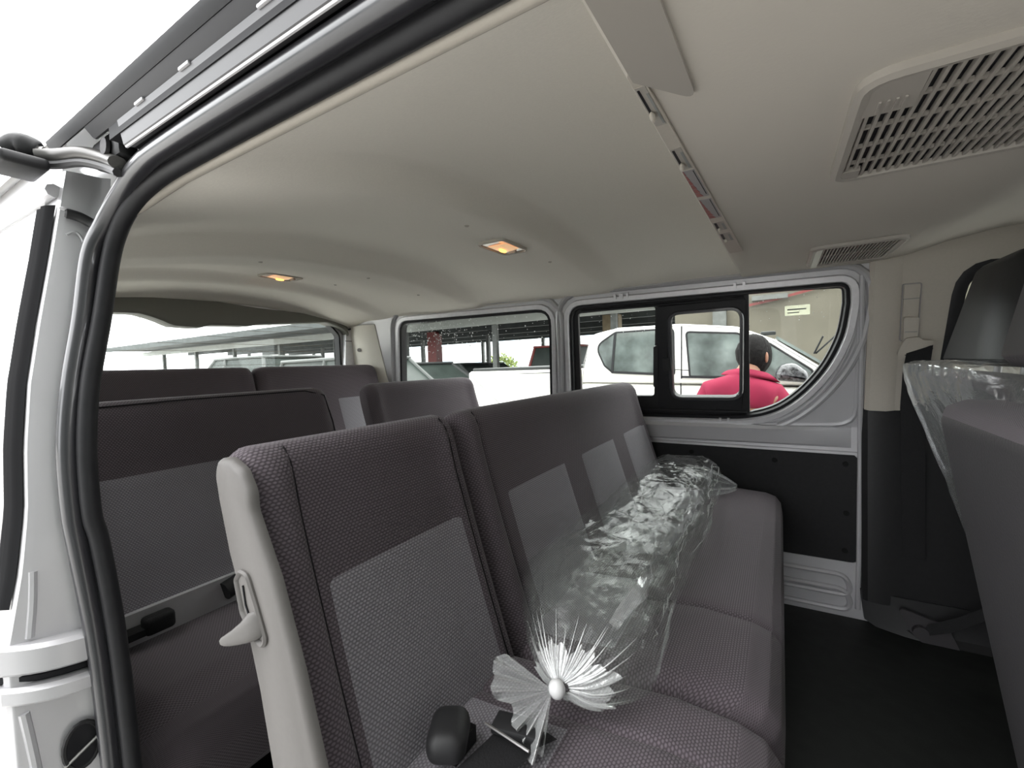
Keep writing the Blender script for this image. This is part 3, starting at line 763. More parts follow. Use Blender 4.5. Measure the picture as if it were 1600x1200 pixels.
MB().prism(FU, rpoly([(.293, 1.245, .01), (.318, 1.248, .006), (.330, 1.238, .006), (.352, 1.236, .008), (.352, 1.218, .008), (.322, 1.200, .006), (.290, 1.190, .012), (.276, 1.200, .012), (.283, 1.222, .008)]), .034, .046).build('belt_guide', 'beige', sb)
MB().prism(FU, [(.292, 1.200), (.345, 1.224), (.350, 1.216), (.345, 1.20), (.31, 1.195)], .046, .048).build('belt_loop', 'belt', sb, smooth=0)
MB().loft([[FU(.296, 1.205, .046), FU(.350, 1.225, .046)], [FU(.290, 1.16, .050), FU(.346, 1.165, .050)], [FU(.290, 1.05, .045), FU(.345, 1.05, .045)], [FL(.300, .6, .04), FL(.35, .6, .04)]], closed=False, cap=False).build('webbing', 'belt', sb)
la = thing('belt_anchor', 'black belt strap with round anchor at the foot of the pillar', 'seat belt', (.34, 1.56, .42))
MB().loft([[V((.335, 1.545, .385)), V((.350, 1.545, .425))], [V((.40, 1.53, .425)), V((.41, 1.53, .47))], [V((.47, 1.50, .50)), V((.485, 1.50, .55))], [V((.53, 1.47, .60)), V((.55, 1.47, .65))]], closed=False, cap=False).build('strap', 'belt', la)
MB().prism(FL, rpoly([(.285, .455, .01), (.395, .425, .015), (.43, .34, .01), (.36, .345, .01), (.315, .39, .01)]), .05, .060).build('anchor_plate', 'vinyl', la)
MB().cyl((.335, 1.553, .398), (.335, 1.538, .398), .018, 18).build('anchor_bolt', 'vinyl', la)

# ------------------------------------------------------------------ seats
FRONT = [(-.345, .66), (-.350, .70), (-.365, .74), (-.382, .79), (-.411, .88), (-.440, .975), (-.456, 1.03), (-.465, 1.065), (-.470, 1.09), (-.478, 1.108), (-.490, 1.119), (-.504, 1.121)]
BACK = [(-.518, 1.116), (-.526, 1.10), (-.522, 1.06), (-.507, 1.0), (-.493, .96), (-.467, .87), (-.450, .80), (-.430, .70), (-.42, .66)]
def arcl(pts):
    L = [0]
    for a, b in zip(pts, pts[1:]): L.append(L[-1] + math.hypot(b[0] - a[0], b[1] - a[1]))
    return L
PROF = [(p.x, p.y) for p in smooth_path([(a, b, 0) for a, b in FRONT + BACK], 3)]
PL = arcl(PROF)
def prof_at(s):
    s = max(0, min(PL[-1], s))
    for i in range(len(PL) - 1):
        if s <= PL[i + 1]:
            w = (s - PL[i]) / (PL[i + 1] - PL[i]); a, b = PROF[i], PROF[i + 1]
            return (a[0] + (b[0] - a[0]) * w, a[1] + (b[1] - a[1]) * w)
    return PROF[-1]
def s_of_z(z):
    for i in range(len(PL) - 1):
        if PROF[i][1] <= z <= PROF[i + 1][1]: return PL[i] + (PL[i + 1] - PL[i]) * (z - PROF[i][1]) / (PROF[i + 1][1] - PROF[i][1])
    return 0
CX, CZ = -.47, .90
def seat_pt(y, s, y0, y1, dx, dz, rr, grow=0, bol=.010, seams=()):
    x, z = prof_at(s)
    # rounding towards the sides: shrink the loop about its mid line
    e = min(y - y0, y1 - y)
    k = 1.0
    if e < rr:
        q = 1 - e / rr; k = math.sqrt(max(0, 1 - q * q * .999))
    mz = z; 
    # mid line of the back at this height
    mx = -.40 - (z - .70) * .24
    x = mx + (x - mx) * (0.55 + .45 * k)
    zt = 1.121
    if z > 1.0: z = 1.0 + (z - 1.0) * (.80 + .20 * k)
    fr = 1 if s < s_of_z(1.09) else max(0, 1 - (s - s_of_z(1.09)) / .05)
    # side bolsters stand proud, seams are drawn in
    x += bol * fr * math.exp(-((e - .032) / .022) ** 2)
    for sy in seams:
        x -= .004 * fr * math.exp(-((y - sy) / .004) ** 2)
    nx, nz = prof_at(s + .004); px, pz = prof_at(s - .004); tx, tz = nx - px, nz - pz; l = math.hypot(tx, tz) or 1
    return V((x + dx + grow * tz / l, y, z + dz - grow * tx / l))
def seat_back(root, y0, y1, dx, dz, panels, seams, side=False, rr=.035, name='backrest', ptop=.977):
    ys = sorted(set([y0 + (y1 - y0) * k / 46 for k in range(47)] + [y0 + rr * q for q in (.02, .08, .2, .4, .7)] + [y1 - rr * q for q in (.02, .08, .2, .4, .7)] +
                    [sy + d for sy in seams for d in (-.006, -.003, 0, .003, .006)]))
    n = 60; L = PL[-1]
    fn = lambda u, v: seat_pt(ys[round(u * (len(ys) - 1))], v * L, y0, y1, dx, dz, rr, 0, .010, seams)
    mb = MB(); mb.grid(fn, len(ys), n, uvfn=lambda u, v: (ys[round(u * (len(ys) - 1))], v * L))
    nv = n
    for i in (0, len(ys) - 1):
        mb.f.append([i * nv + j for j in range(nv)] if i else [i * nv + j for j in range(nv)][::-1])
    bk = mb.build(name, 'fab', root, smooth=50)
    sT = s_of_z(ptop); s0 = s_of_z(.672)
    for pa, pb in panels:
        pm = MB(); m = 14
        def pf(u, v):
            e = min(u, 1 - u, v * 1.2, (1 - v) * 1.2); g = .0012 if e > .001 else -.004
            return seat_pt(pa + (pb - pa) * u, s0 + (sT - s0) * v, y0, y1, dx, dz, rr, g + .003 * math.sin(PI * u) * math.sin(PI * v))
        pm.grid(pf, 16, 20, uvfn=lambda u, v: (pa + (pb - pa) * u, s0 + (sT - s0) * v))
        o = pm.build('centre_panel', 'fabL', bk); o['label'] = 'lighter grey woven panel'
    for sy in seams:
        o = MB().tube([seat_pt(sy, s_of_z(z), y0, y1, dx, dz, rr, .0002, .010, seams) for z in (.70, .80, .9, .98, 1.04, 1.08, 1.10, 1.116)], .0011, 5).build('seam', 'seam', bk)
    return bk
def cushion(root, y0, y1, dx, dz, seams, inserts, name='cushion', ztop=.765, zbot=.60, r=.045, xf=.002, xb=-.40):
    def fn(u, v):
        # section in (x,z): front bottom -> top -> back
        sec = [(xf - .03, zbot), (xf - .002, zbot + .03), (xf, ztop - .06), (xf - .004, ztop - .03), (xf - .018, ztop - .010), (xf - .045, ztop - .001), (xf - .12, ztop + .004), (-.20, ztop - .004), (-.30, ztop - .014), (xb, ztop - .02), (xb, zbot)]
        k = v * (len(sec) - 1); i = min(int(k), len(sec) - 2); w = k - i
        x = sec[i][0] * (1 - w) + sec[i + 1][0] * w; z = sec[i][1] * (1 - w) + sec[i + 1][1] * w
        y = ysl[round(u * (len(ysl) - 1))]
        e = min(y - y0, y1 - y)
        if e < r:
            q = 1 - e / r; c = 1 - math.sqrt(max(0, 1 - q * q * .99))
            z = z - c * r * .9 if z > zbot + .05 else z
            x = x - (c * r * .8 if i < 6 else 0)
        for sy in seams: z -= (.0045 * math.exp(-((y - sy) / .005) ** 2)) * (1 if z > ztop - .04 else .3)
        return V((x + dx, y, z + dz))
    ysl = sorted(set([y0 + (y1 - y0) * k / 30 for k in range(31)] + [y0 + r * q for q in (.02, .08, .2, .4, .7)] + [y1 - r * q for q in (.02, .08, .2, .4, .7)] + [sy + d for sy in seams for d in (-.008, -.004, 0, .004, .008)]))
    mb = MB(); nv = 61
    mb.grid(fn, len(ysl), nv, uvfn=lambda u, v: (ysl[round(u * (len(ysl) - 1))], v * .75))
    for i in (0, len(ysl) - 1): mb.f.append([i * nv + j for j in range(nv)])
    cu = mb.build(name, 'fab', root, smooth=50)
    for (ya, yb) in inserts:
        pm = MB()
        def pf(u, v):
            x = -.385 + v * .172; e = min(u, 1 - u, 1 - v)
            z = lerp([(-.40, ztop - .02), (-.30, ztop - .014), (-.20, ztop - .004)], x) + (.0016 if e > .001 else -.006)
            return V((x + dx, ya + (yb - ya) * u, z + dz))
        o = pm.grid(pf, 14, 14, uvfn=lambda u, v: (ya + (yb - ya) * u, v * .172)).build('centre_insert', 'fabL', cu); o['label'] = 'lighter grey woven insert'
    return cu
def legs(root, y0, y1, dx, dz=0):
    for y in (y0 + .12, y1 - .12):
        for x in (-.30, -.08):
            MB().rbox((x + dx, y, (FLOOR + .60 + dz) / 2), (.035, .03, .60 + dz - FLOOR + .01), .004).build('leg', 'blackp', root)
    MB().box(-.36 + dx, -.03 + dx, y0 + .04, y1 - .04, .57 + dz, .61 + dz).build('seat_pan', 'blackp', root, smooth=0)

# row 2, near: single folding seat with lever
fs = thing('folding_seat', 'single folding seat nearest the door with light grey side shell and lever', 'seat', (-.25, .31, FLOOR))
seat_back(fs, .142, .490, 0, 0, [(.197, .458)], [.195, .461], rr=.022)
cushion(fs, .13, .490, 0, 0, [.39], [(.14, .385)], r=.03)
legs(fs, .13, .488, 0)
# light grey side shell following the profile
sh = [(-.466, 1.104), (-.452, 1.082), (-.452, 1.064), (-.418, 1.0), (-.388, .918), (-.363, .833), (-.346, .77), (-.338, .66), (-.42, .66), (-.445, .80), (-.461, .878), (-.489, .975), (-.503, 1.01), (-.518, 1.066), (-.523, 1.094), (-.515, 1.113), (-.49, 1.114)]
FS = lambda a, b, h=0: V((a, .147 - h, b))
shp = rpoly([(a, b, .02) for a, b in sh], 3)
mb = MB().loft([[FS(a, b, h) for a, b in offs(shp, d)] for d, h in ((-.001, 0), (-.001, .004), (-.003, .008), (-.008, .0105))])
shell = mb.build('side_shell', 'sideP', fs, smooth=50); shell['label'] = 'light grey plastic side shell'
# lever bezel and lever
bz = rpoly([(-.4846, .989, .006), (-.475, .999, .006), (-.462, .9985, .010), (-.447, .968, .012), (-.434, .938, .008), (-.4415, .930, .006), (-.458, .935, .010), (-.476, .956, .012)], 4)
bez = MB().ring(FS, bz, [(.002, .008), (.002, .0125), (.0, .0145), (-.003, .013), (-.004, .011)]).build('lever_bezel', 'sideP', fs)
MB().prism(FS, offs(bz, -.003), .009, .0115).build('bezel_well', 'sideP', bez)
MB().tube([FS(-.471, .985, .0122), FS(-.468, .966, .0122), FS(-.458, .948, .0122)], .0010, 6).build('lever_slot', 'dark', bez)
lv = MB()
secs = []
LD = V((.50, 0, -.87)); LM = V((.72, -.45, .42)).normalized()
for (x, z, h, wx, wh) in ((-.450, .950, .009, .0135, .0050), (-.4535, .948, .014, .0135, .0050), (-.461, .942, .019, .0105, .0048), (-.470, .937, .0235, .0078, .0042), (-.478, .9335, .027, .0058, .0036), (-.4835, .9315, .029, .0042, .0030), (-.486, .9305, .030, .0020, .0016)):
    c = FS(x, z, h)
    ring = []
    for k in range(14):
        t = 2 * PI * k / 14; a = math.copysign(abs(math.cos(t)) ** .7, math.cos(t)) * wx; b = math.copysign(abs(math.sin(t)) ** .7, math.sin(t)) * wh
        ring.append(c + LD * a + LM * b)
    secs.append(ring)
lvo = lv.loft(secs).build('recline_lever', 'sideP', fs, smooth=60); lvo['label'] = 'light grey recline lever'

# row 2: three-place bench
b2 = thing('bench_seat', 'three-place bench seat in the front row carrying the clear plastic bag', 'seat', (-.25, 1.05, FLOOR))
seat_back(b2, .497, 1.578, 0, 0, [(.579, .862), (.938, 1.215), (1.292, 1.545)], [.556], rr=.045)
cushion(b2, .497, 1.555, 0, 0, [.715], [(.53, .80), (.90, 1.15), (1.25, 1.5)])
legs(b2, .50, 1.55, 0)
MB().tube([(-.43, .4995, .68), (-.49, .4995, .95), (-.505, .4995, 1.10)], .0035, 6).build('edge_piping', 'seam', b2)

# row 3
D3x, D3z = -.715, .032
b3 = thing('bench_seat', 'dark grey seat back behind the door pillar in the second row', 'seat', (-1.02, .47, FLOOR))
seat_back(b3, .150, .775, D3x, D3z, [(.165, .54)], [], rr=.05)
cushion(b3, .14, .775, D3x, D3z, [], [], ztop=.675, zbot=.53)
legs(b3, .15, .76, D3x, D3z)
MB().tube([seat_pt(y, s_of_z(z), .150, .775, D3x, D3z, .05, .002) for y, z in ((.17, 1.112), (.4, 1.112), (.70, 1.112), (.755, 1.10), (.772, 1.02), (.772, .9))], .0018, 6).build('piping', 'seam', b3)
MB().box(-1.10, -1.058, .155, .765, .66, .752).build('lower_gusset', 'silver', b3, smooth=0)
MB().rbox((-1.035, .258, .728), (.03, .05, .034), .008, 3).build('belt_buckle', 'belt', b3)
MB().box(-1.055, -1.025, .155, .24, .715, .728).build('belt_strap', 'belt', b3, smooth=0)
MB().tube([(-1.05, .385, .725), (-1.055, .47, .745)], .020, 12).build('belt_sleeve', 'blackp', b3)

b3b = thing('bench_seat', 'short dark grey seat back below the rain-flecked rear side window', 'seat', (-1.02, 1.3, FLOOR))
seat_back(b3b, .925, 1.535, D3x, D3z, [(1.0, 1.2), (1.28, 1.46)], [], rr=.05)
cushion(b3b, .925, 1.535, D3x, D3z, [], [])
legs(b3b, .93, 1.53, D3x, D3z)

# row 4
D4x, D4z = -1.335, .107
b4 = thing('bench_seat', 'left half of the rearmost dark seat under the tailgate window', 'seat', (-1.72, .55, FLOOR))
seat_back(b4, .150, .893, D4x, D4z, [(.22, .47), (.56, .83)], [], rr=.03)
cushion(b4, .14, .893, D4x, D4z, [], [])
legs(b4, .15, .88, D4x, D4z)
b4b = thing('bench_seat', 'right half of the rearmost dark seat under the tailgate window', 'seat', (-1.72, 1.3, FLOOR))
seat_back(b4b, .899, 1.53, D4x, D4z, [(.955, 1.165), (1.245, 1.46)], [], rr=.05)
cushion(b4b, .899, 1.53, D4x, D4z, [], [])
legs(b4b, .91, 1.52, D4x, D4z)

# ------------------------------------------------------------------ front seats on the right
def front_seat(label, y0, y1, xt, zt, slope, hr, plast=False):
    r = thing('front_seat', label, 'seat', ((xt + .3), (y0 + y1) / 2, FLOOR))
    zb = .50
    def fn(u, v):
        # u around width, v closed section from back-bottom up over top to front-bottom
        H = zt - zb
        sec = [(0, 0), (0, .5), (0, .86), (.000, .955), (.008, .985), (.03, 1.0), (.06, 1.0), (.085, .985), (.10, .94), (.13, .5), (.15, 0)]
        k = v * 10; i = min(int(k), 9); w = k - i
        d = sec[i][0] * (1 - w) + sec[i + 1][0] * w; t = sec[i][1] * (1 - w) + sec[i + 1][1] * w
        y = y0 + (y1 - y0) * u
        e = min(y - y0, y1 - y) / .06
        if e < 1:
            q = (1 - max(0, e)); c = 1 - math.sqrt(max(0, 1 - q * q * .98)); t = t * (1 - .06 * c); d = .075 + (d - .075) * (1 - .35 * c)
        return V((xt + d + slope * (1 - t) * H, y, zb + t * H))
    return r, fn, zb
def build_front(label, y0, y1, xt, zt, slope):
    r, fn, zb = front_seat(label, y0, y1, xt, zt, slope, None)
    us = [0, .01, .03, .06, .1] + [k / 10 for k in range(2, 9)] + [.9, .94, .97, .99, 1]
    mbk = MB(); mbf = MB()
    nv = 41
    f1 = lambda u, v: fn(us[round(u * (len(us) - 1))], v * .33)
    f2 = lambda u, v: fn(us[round(u * (len(us) - 1))], .33 + v * .67)
    mbk.grid(f1, len(us), 16)
    mbf.grid(f2, len(us), 28, uvfn=lambda u, v: (us[round(u * (len(us) - 1))] * (y1 - y0), v * .8))
    for i in (0, len(us) - 1): mbf.f.append([i * 28 + j for j in range(28)])
    mbk.build('back_panel', 'vinyl', r, smooth=50)
    bk = mbf.build('backrest', 'fab', r, smooth=50)
    MB().rbox((xt + .46, (y0 + y1) / 2, .66), (.50, (y1 - y0), .16), .05, 4).build('cushion', 'fab', r)
    MB().box(xt + .24, xt + .68, y0 + .03, y1 - .03, FLOOR - .002, .60).build('seat_base', 'blackp', r, smooth=0)
    return r
def headrest(root, yc, wb, wt, z0, z1, x0, th=.09, m='vinyl'):
    o = rpoly([(yc - wb, z0, .02), (yc + wb, z0, .02), (yc + wt, z1, .035), (yc - wt, z1, .035)], 6)
    F = lambda a, b, h=0: V((x0 + h + .10 * (b - z0), a, b))
    MB().loft([[F(a, b, h) for a, b in offs(o, d)] for d, h in ((-.012, 0), (-.003, .008), (0, .02), (0, th - .02), (-.004, th - .008), (-.014, th))]).build('headrest', m, root, smooth=50)
    for s in (-1, 1):
        MB().cyl(F(yc + s * .06, z0 - .05, th / 2), F(yc + s * .06, z0 + .02, th / 2), .006, 10).build('headrest_post', 'steel', root)
drv = build_front('front seat by the far door under clear plastic film', .94, 1.44, .285, 1.155, .30)
headrest(drv, 1.13, .26, .10, 1.165, 1.375, .335, m='blackp')
pas = build_front('nearest front seat with dark back panel at right edge', .27, .775, .183, 1.133, .17)
headrest(pas, .47, .145, .085, 1.178, 1.32, .205)

# clear film over the driver's seat
pf_ = thing('plastic_seat_cover', 'crinkled clear plastic film over the seat beside the far pillar', 'plastic cover', (.30, 1.2, 1.0))
_, dfn, _ = (None, None, None), None, None
def film(u, v):
    y0, y1, xt, zt, slope, zb = .92, 1.475, .272, 1.172, .30, .56
    H = zt - zb
    sec = [(0, 0), (-.004, .5), (-.006, .86), (-.004, .955), (.004, .99), (.03, 1.005), (.07, 1.0), (.11, .985), (.125, .94), (.15, .6), (.16, .45)]
    k = v * 10; i = min(int(k), 9); w = k - i
    d = sec[i][0] * (1 - w) + sec[i + 1][0] * w; t = sec[i][1] * (1 - w) + sec[i + 1][1] * w
    y = y0 + (y1 - y0) * u
    e = min(y - y0, y1 - y) / .04
    if e < 1:
        q = 1 - max(0, e); c = 1 - math.sqrt(max(0, 1 - q * q * .98)); d = .075 + (d - .075) * (1 - .3 * c); t *= 1 - .03 * c
    p = V((xt + d + slope * (1 - t) * H, y, zb + t * H))
    a = noise.noise(p * 9) * .012 + abs(noise.noise(p * 22 + V((3, 1, 7)))) * .010
    return p + V((-.7, .25, .5)) * a
mbp = MB(); mbp.grid(film, 70, 70)
for i in (0, 69): mbp.f.append([i * 70 + j for j in range(70)])
mbp.build('film', 'plastic2', pf_, smooth=70)

# ------------------------------------------------------------------ plastic bag on the bench
bag = thing('plastic_bag', 'long tied clear plastic bag lying along the bench seat', 'bag', (-.26, .9, .77))
KN = V((-.228, .358, .818))
def bag_axis(t):        # t 0..1 along its length
    return V((-.258 + .026 * math.exp(-t / .10) + .010 * math.sin(t * 3), .376 + 1.036 * t, .0))
def lean_lim(z): return -.372 - (z - .77) * .30 + .018
def bagfn(u, v):
    t = v * v * .35 + v * .65; th = 2 * PI * u
    c = bag_axis(t)
    _q = .5 + .5 * math.cos(th + .6); t0 = .13 - .085 * _q
    grow = min(1, t / t0) ** (.55 - .12 * _q)
    tail = 1.0 if t < .92 else max(.12, 1 - ((t - .92) / .08) ** 1.6 * .88)
    w = .112 * (1 - .10 * t); hgt = .074 * (1 - .06 * t)
    ct, s_ = math.cos(th), math.sin(th)
    a = math.copysign(abs(ct) ** .72, ct) * w; b = math.copysign(abs(s_) ** .8, s_) * hgt
    k = grow * tail; cz = .772 + hgt
    x, z, y = c.x + a * k, cz + b * k, c.y
    if t < .06:
        q = (1 - t / .06) ** 2
        x = x * (1 - q) + (KN.x + a * k) * q; z = z * (1 - q) + (KN.z + b * k) * q; y -= .014 * q
    pl = max(0, 1 - t / .10)
    r = (math.sin(th * 19 + 2 * math.sin(th * 5)) * .0035 + math.sin(th * 37 + 1) * .0025) * pl * min(1, grow * 1.4)
    p = V((x, y, z)); nr = V((ct, 0, s_)); m = min(1, t * 7)
    f1 = noise.noise(V((x * 9, y * 3.2, z * 9 + 4))) * .011
    f2 = (1 - abs(noise.noise(V((x * 16 + 5, y * 5, z * 16))))) ** 6 * .006
    f3 = (1 - abs(noise.noise(V((x * 34, y * 16 + 9, z * 34))))) ** 8 * .0022
    p += nr * (r + (f1 + f2 + f3 - .004) * m)
    p.z = max(p.z, .7705 + .0005 * math.sin(p.y * 90))
    p.x = max(p.x, lean_lim(p.z))
    return p
mbg = MB(); mbg.grid(bagfn, 150, 260, closeu=True)
mbg.build('bag_film', 'plastic', bag, smooth=80)
# a second loose layer folded inside
def inner(u, v):
    t = .06 + v * .86; p = bagfn(u, t); c = V((-.255, p.y, .838))
    q = c + (p - c) * (.74 + .10 * math.sin(t * 17 + u * 9) + .16 * (1 - abs(noise.noise(p * 11))) ** 5 - .04)
    q.z = max(q.z, .774); q.x = max(q.x, lean_lim(q.z) + .004); return q
mbi = MB(); mbi.grid(inner, 110, 150, closeu=True)
mbi.build('inner_fold', 'plastic', bag, smooth=80)
MB().ell(KN + V((0, -.004, 0)), (.0105, .009, .0115), 14, 10).build('knot', 'knotw', bag)
# ruffled end beyond the knot
def frill(u, v):
    th = (u - .5) * 2.0
    L = .062 * v * (1 + .16 * math.sin(u * 9 + 1) + .07 * math.sin(u * 23))
    d = V((-.60, -.62, -.10)).normalized(); up = V((-.50, .25, .62)).normalized(); nn = d.cross(up).normalized()
    p = KN + V((-.004, -.008, 0)) + (d * math.cos(th) + up * math.sin(th)) * L + nn * ((.010 * math.sin(u * 58) + .006 * math.sin(u * 31 + 2)) * v + .012 * v * math.sin(u * 6))
    p.z = max(p.z, .772); return p
MB().grid(frill, 160, 12).build('frill', 'knot', bag, smooth=80)
# gathered pleats: film radiating from the knot, with pale tubes painting glints on its folds
def skirt(u, v):
    e = .55 + .25 * math.sin(u * 2 * PI * 7 + 1) + .2 * math.sin(u * 2 * PI * 17)
    p = bagfn(u, .0006 + v * (.012 + .014 * e)); c = V((KN.x, p.y, KN.z)); d = (p - c).normalized()
    return p + d * (.0012 + .0016 * math.sin(u * 2 * PI * 44) * v) + V((0, -.0012, 0))
MB().grid(skirt, 300, 10, closeu=True).build('gathered_film', 'knot', bag, smooth=80)
rb = MB(); rng = random.Random(3)
for k in range(46):
    th = 2 * PI * k / 46 + rng.uniform(-.10, .10); u = th / (2 * PI)
    v1 = rng.uniform(.012, .06); pts = []
    for q in range(6):
        p = bagfn(u % 1.0, .0006 + (v1 - .0006) * q / 5); pts.append(p + V((0, -.0016, .0016)))
    r0 = rng.uniform(.0004, .0013)
    rb.tube(pts, [r0, r0 * 1.2, r0, r0 * .7, r0 * .4, r0 * .1], 5)
o = rb.build('pleat_glints', 'knot', bag, smooth=80); o['kind'] = 'stuff'
# pale tubes painting glints along long creases, and a doubled edge of the film
cl = MB(); rng = random.Random(11)
for k in range(44):
    u0 = rng.choice([rng.uniform(-.06, .30), rng.uniform(.02, .22), rng.uniform(-.12, .05)]); v0 = rng.uniform(.12, .88); ln = rng.uniform(.03, .16); du = rng.uniform(-.05, .05)
    pts = [bagfn((u0 + du * q / 7 + .006 * math.sin(q * 1.9 + k)) % 1.0, min(.97, v0 + ln * q / 7)) + V((0, 0, .0012)) for q in range(8)]
    r0 = rng.uniform(.0003, .0009)
    cl.tube(pts, [r0 * .2, r0 * .7, r0, r0 * 1.3, r0, r0 * .8, r0 * .5, r0 * .15], 4)
o = cl.build('crease_glints', 'knot', bag, smooth=80); o['kind'] = 'stuff'
def edge(u, v):
    p = bagfn((-.045 + .030 * (v - .5) + .012 * math.sin(u * 8)) % 1.0, .06 + .88 * u); return p + V((.0015, 0, .001))
MB().grid(edge, 80, 5).build('doubled_edge', 'plastic2', bag, smooth=80)
def edge2(u, v):
    p = bagfn((.105 + .035 * (v - .5) + .02 * math.sin(u * 5 + 1)) % 1.0, .05 + .80 * u); return p + V((.001, 0, .0015))
MB().grid(edge2, 80, 5).build('doubled_edge', 'plastic2', bag, smooth=80)
# loose corner at the far end
def tailf(u, v):
    th = 2 * PI * u; r = .050 * (1 - v) ** .7 + .006
    return V((-.205 + .080 * v + math.cos(th) * r * .4 + .004 * math.sin(7 * th), 1.375 + .07 * v + math.cos(th) * r * .5, .818 - .026 * v + math.sin(th) * r * .8 + .004 * math.sin(5 * th)))
MB().grid(tailf, 40, 20, closeu=True).build('bag_corner', 'plastic2', bag, smooth=80)

# seat belt lying on the folding seat
bb = thing('lap_belt', 'black lap belt with buckle beside the tied bag end', 'seat belt', (-.26, .3, .77))
MB().loft([[V((-.275, .352, .768)), V((-.222, .340, .770))], [V((-.285, .325, .774)), V((-.232, .312, .778))], [V((-.30, .25, .772)), V((-.25, .24, .776))]], closed=False, cap=False).build('webbing', 'belt', bb)
MB().rbox((-.262, .322, .781), (.062, .028, .010), .003, rot=Matrix.Rotation(.18, 3, 'Z')).build('adjuster', 'blackp', bb)
MB().tube([V((-.296, .303, .787)), V((-.232, .292, .789))], .0016, 6).build('adjuster_bar', 'steel', bb)
bk2 = thing('belt_buckle', 'black belt buckle stub at the lower edge on the near seat', 'seat belt', (-.31, .28, .77))
MB().rbox((-.325, .272, .785), (.045, .06, .035), .015, 4, rot=Matrix.Rotation(.5, 3, 'Z')).build('buckle_body', 'blackp', bk2)
MB().box(-.345, -.315, .27, .31, .752, .772).build('stalk', 'belt', bk2, smooth=0)
# floor bits
for (x, y, nm) in ((.04, .72, 'small pale scrap of tape on the floor beside the bench'), (.21, .85, 'tiny pale scrap on the floor further from the bench')):
    o = MB().rbox((x, y, FLOOR + .003), (.02, .008, .006), .002, rot=Matrix.Rotation(.8, 3, 'Z')).build('floor_scrap', 'sideP', loc=None); tag(o, nm, 'scrap')

# ------------------------------------------------------------------ outside: white pickup alongside
YP = 3.2
pk = thing('pickup_truck', 'wet white double-cab pickup parked alongside the van', 'car', (-.5, YP + .9, GROUND))
P = FY(YP)
def slab(out, y0, y1, bev=.03):
    mb = MB(); return mb.loft([[V((a, y, b)) for a, b in offs(out, d)] for d, y in ((-bev, y0), (-bev * .3, y0 + bev * .3), (0, y0 + bev), (0, y1 - bev), (-bev * .3, y1 - bev * .3), (-bev, y1))])
slab(rpoly([(-1.365, .25, .05), (-1.40, .85, .05), (-1.372, 1.035, .05), (.33, .985, .12), (1.15, .93, .2), (1.30, .70, .12), (1.32, .25, .06)]), YP, YP + 1.8, .05).build('body', 'white', pk)
cabo = rpoly([(-1.375, 1.03, .0), (-1.345, 1.20, .05), (-1.290, 1.415, .10), (-1.06, 1.455, .12), (-.61, 1.450, .2), (-.25, 1.405, .2), (-.03, 1.305, .15), (.28, 1.07, .05), (.33, 1.0, .0)], 6)
slab(cabo, YP + .02, YP + 1.78, .05).build('cab', 'white', pk)
slab(rpoly([(-2.47, .25, .04), (-2.47, 1.15, .03), (-1.41, 1.15, .02), (-1.41, .25, .03)]), YP, YP + 1.8, .03).build('cargo_bed', 'white', pk)
MB().rbox((-1.95, YP + .9, 1.162), (1.0, 1.7, .03), .01).build('bed_cover', 'suv', pk)
FP = FY(YP + .02)
FB = FY(YP)
wq = rpoly([(-1.232, 1.32, .08), (-1.075, 1.415, .06), (-.655, 1.415, .03), (-.655, 1.095, .01), (-1.109, 1.122, .03), (-1.165, 1.17, .05)], 5)
wfr = rpoly([(-.564, 1.385, .02), (-.25, 1.355, .05), (-.06, 1.275, .05), (.165, 1.10, .02), (.165, 1.052, .0), (-.544, 1.078, .01)], 5)
for w in (wq, wfr):
    wo_ = MB().prism(FP, w, -.01, .004).build('window', 'carg', pk)
    MB().ring(FP, w, [(-.004, 0), (-.003, .007), (.006, .007), (.010, 0)]).build('window_rubber', 'black', wo_)
MB().prism(FP, [(-1.083, 1.415), (-1.065, 1.415), (-1.098, 1.115), (-1.115, 1.115)], .004, .009).build('window_divider', 'black', pk)
MB().prism(FP, [(-.60, 1.43), (-.592, 1.43), (-.600, 1.06), (-.608, 1.06)], .0, .002).build('door_gap', 'dark', pk, smooth=0)
MB().prism(FB, [(-.608, 1.03), (-.600, 1.03), (-.61, .35), (-.618, .35)], .0, .002).build('door_gap', 'dark', pk, smooth=0)
MB().tube([FB(a, b, .001) for a, b in ((-1.21, 1.42), (-1.285, 1.33), (-1.325, 1.2), (-1.345, 1.02), (-1.36, .6))], .003, 6).build('door_gap', 'greyp', pk)
MB().tube([FP(a, b, .003) for a, b in ((-1.1, 1.440), (-.61, 1.436), (-.25, 1.392), (-.05, 1.302), (.24, 1.085))], .0035, 6).build('drip_seam', 'greyp', pk)
MB().prism(FP, [(-1.112, 1.108), (-.655, 1.080), (-.655, 1.092), (-1.112, 1.120)], .004, .010).build('belt_moulding', 'black', pk)
MB().prism(FP, [(-.60, 1.066), (.20, 1.035), (.20, 1.047), (-.60, 1.080)], .004, .010).build('belt_moulding', 'black', pk)
for x in (-.735, .0):
    MB().rbox((x, YP - .02, .925), (.16, .04, .035), .015, 3).build('door_handle', 'white', pk)
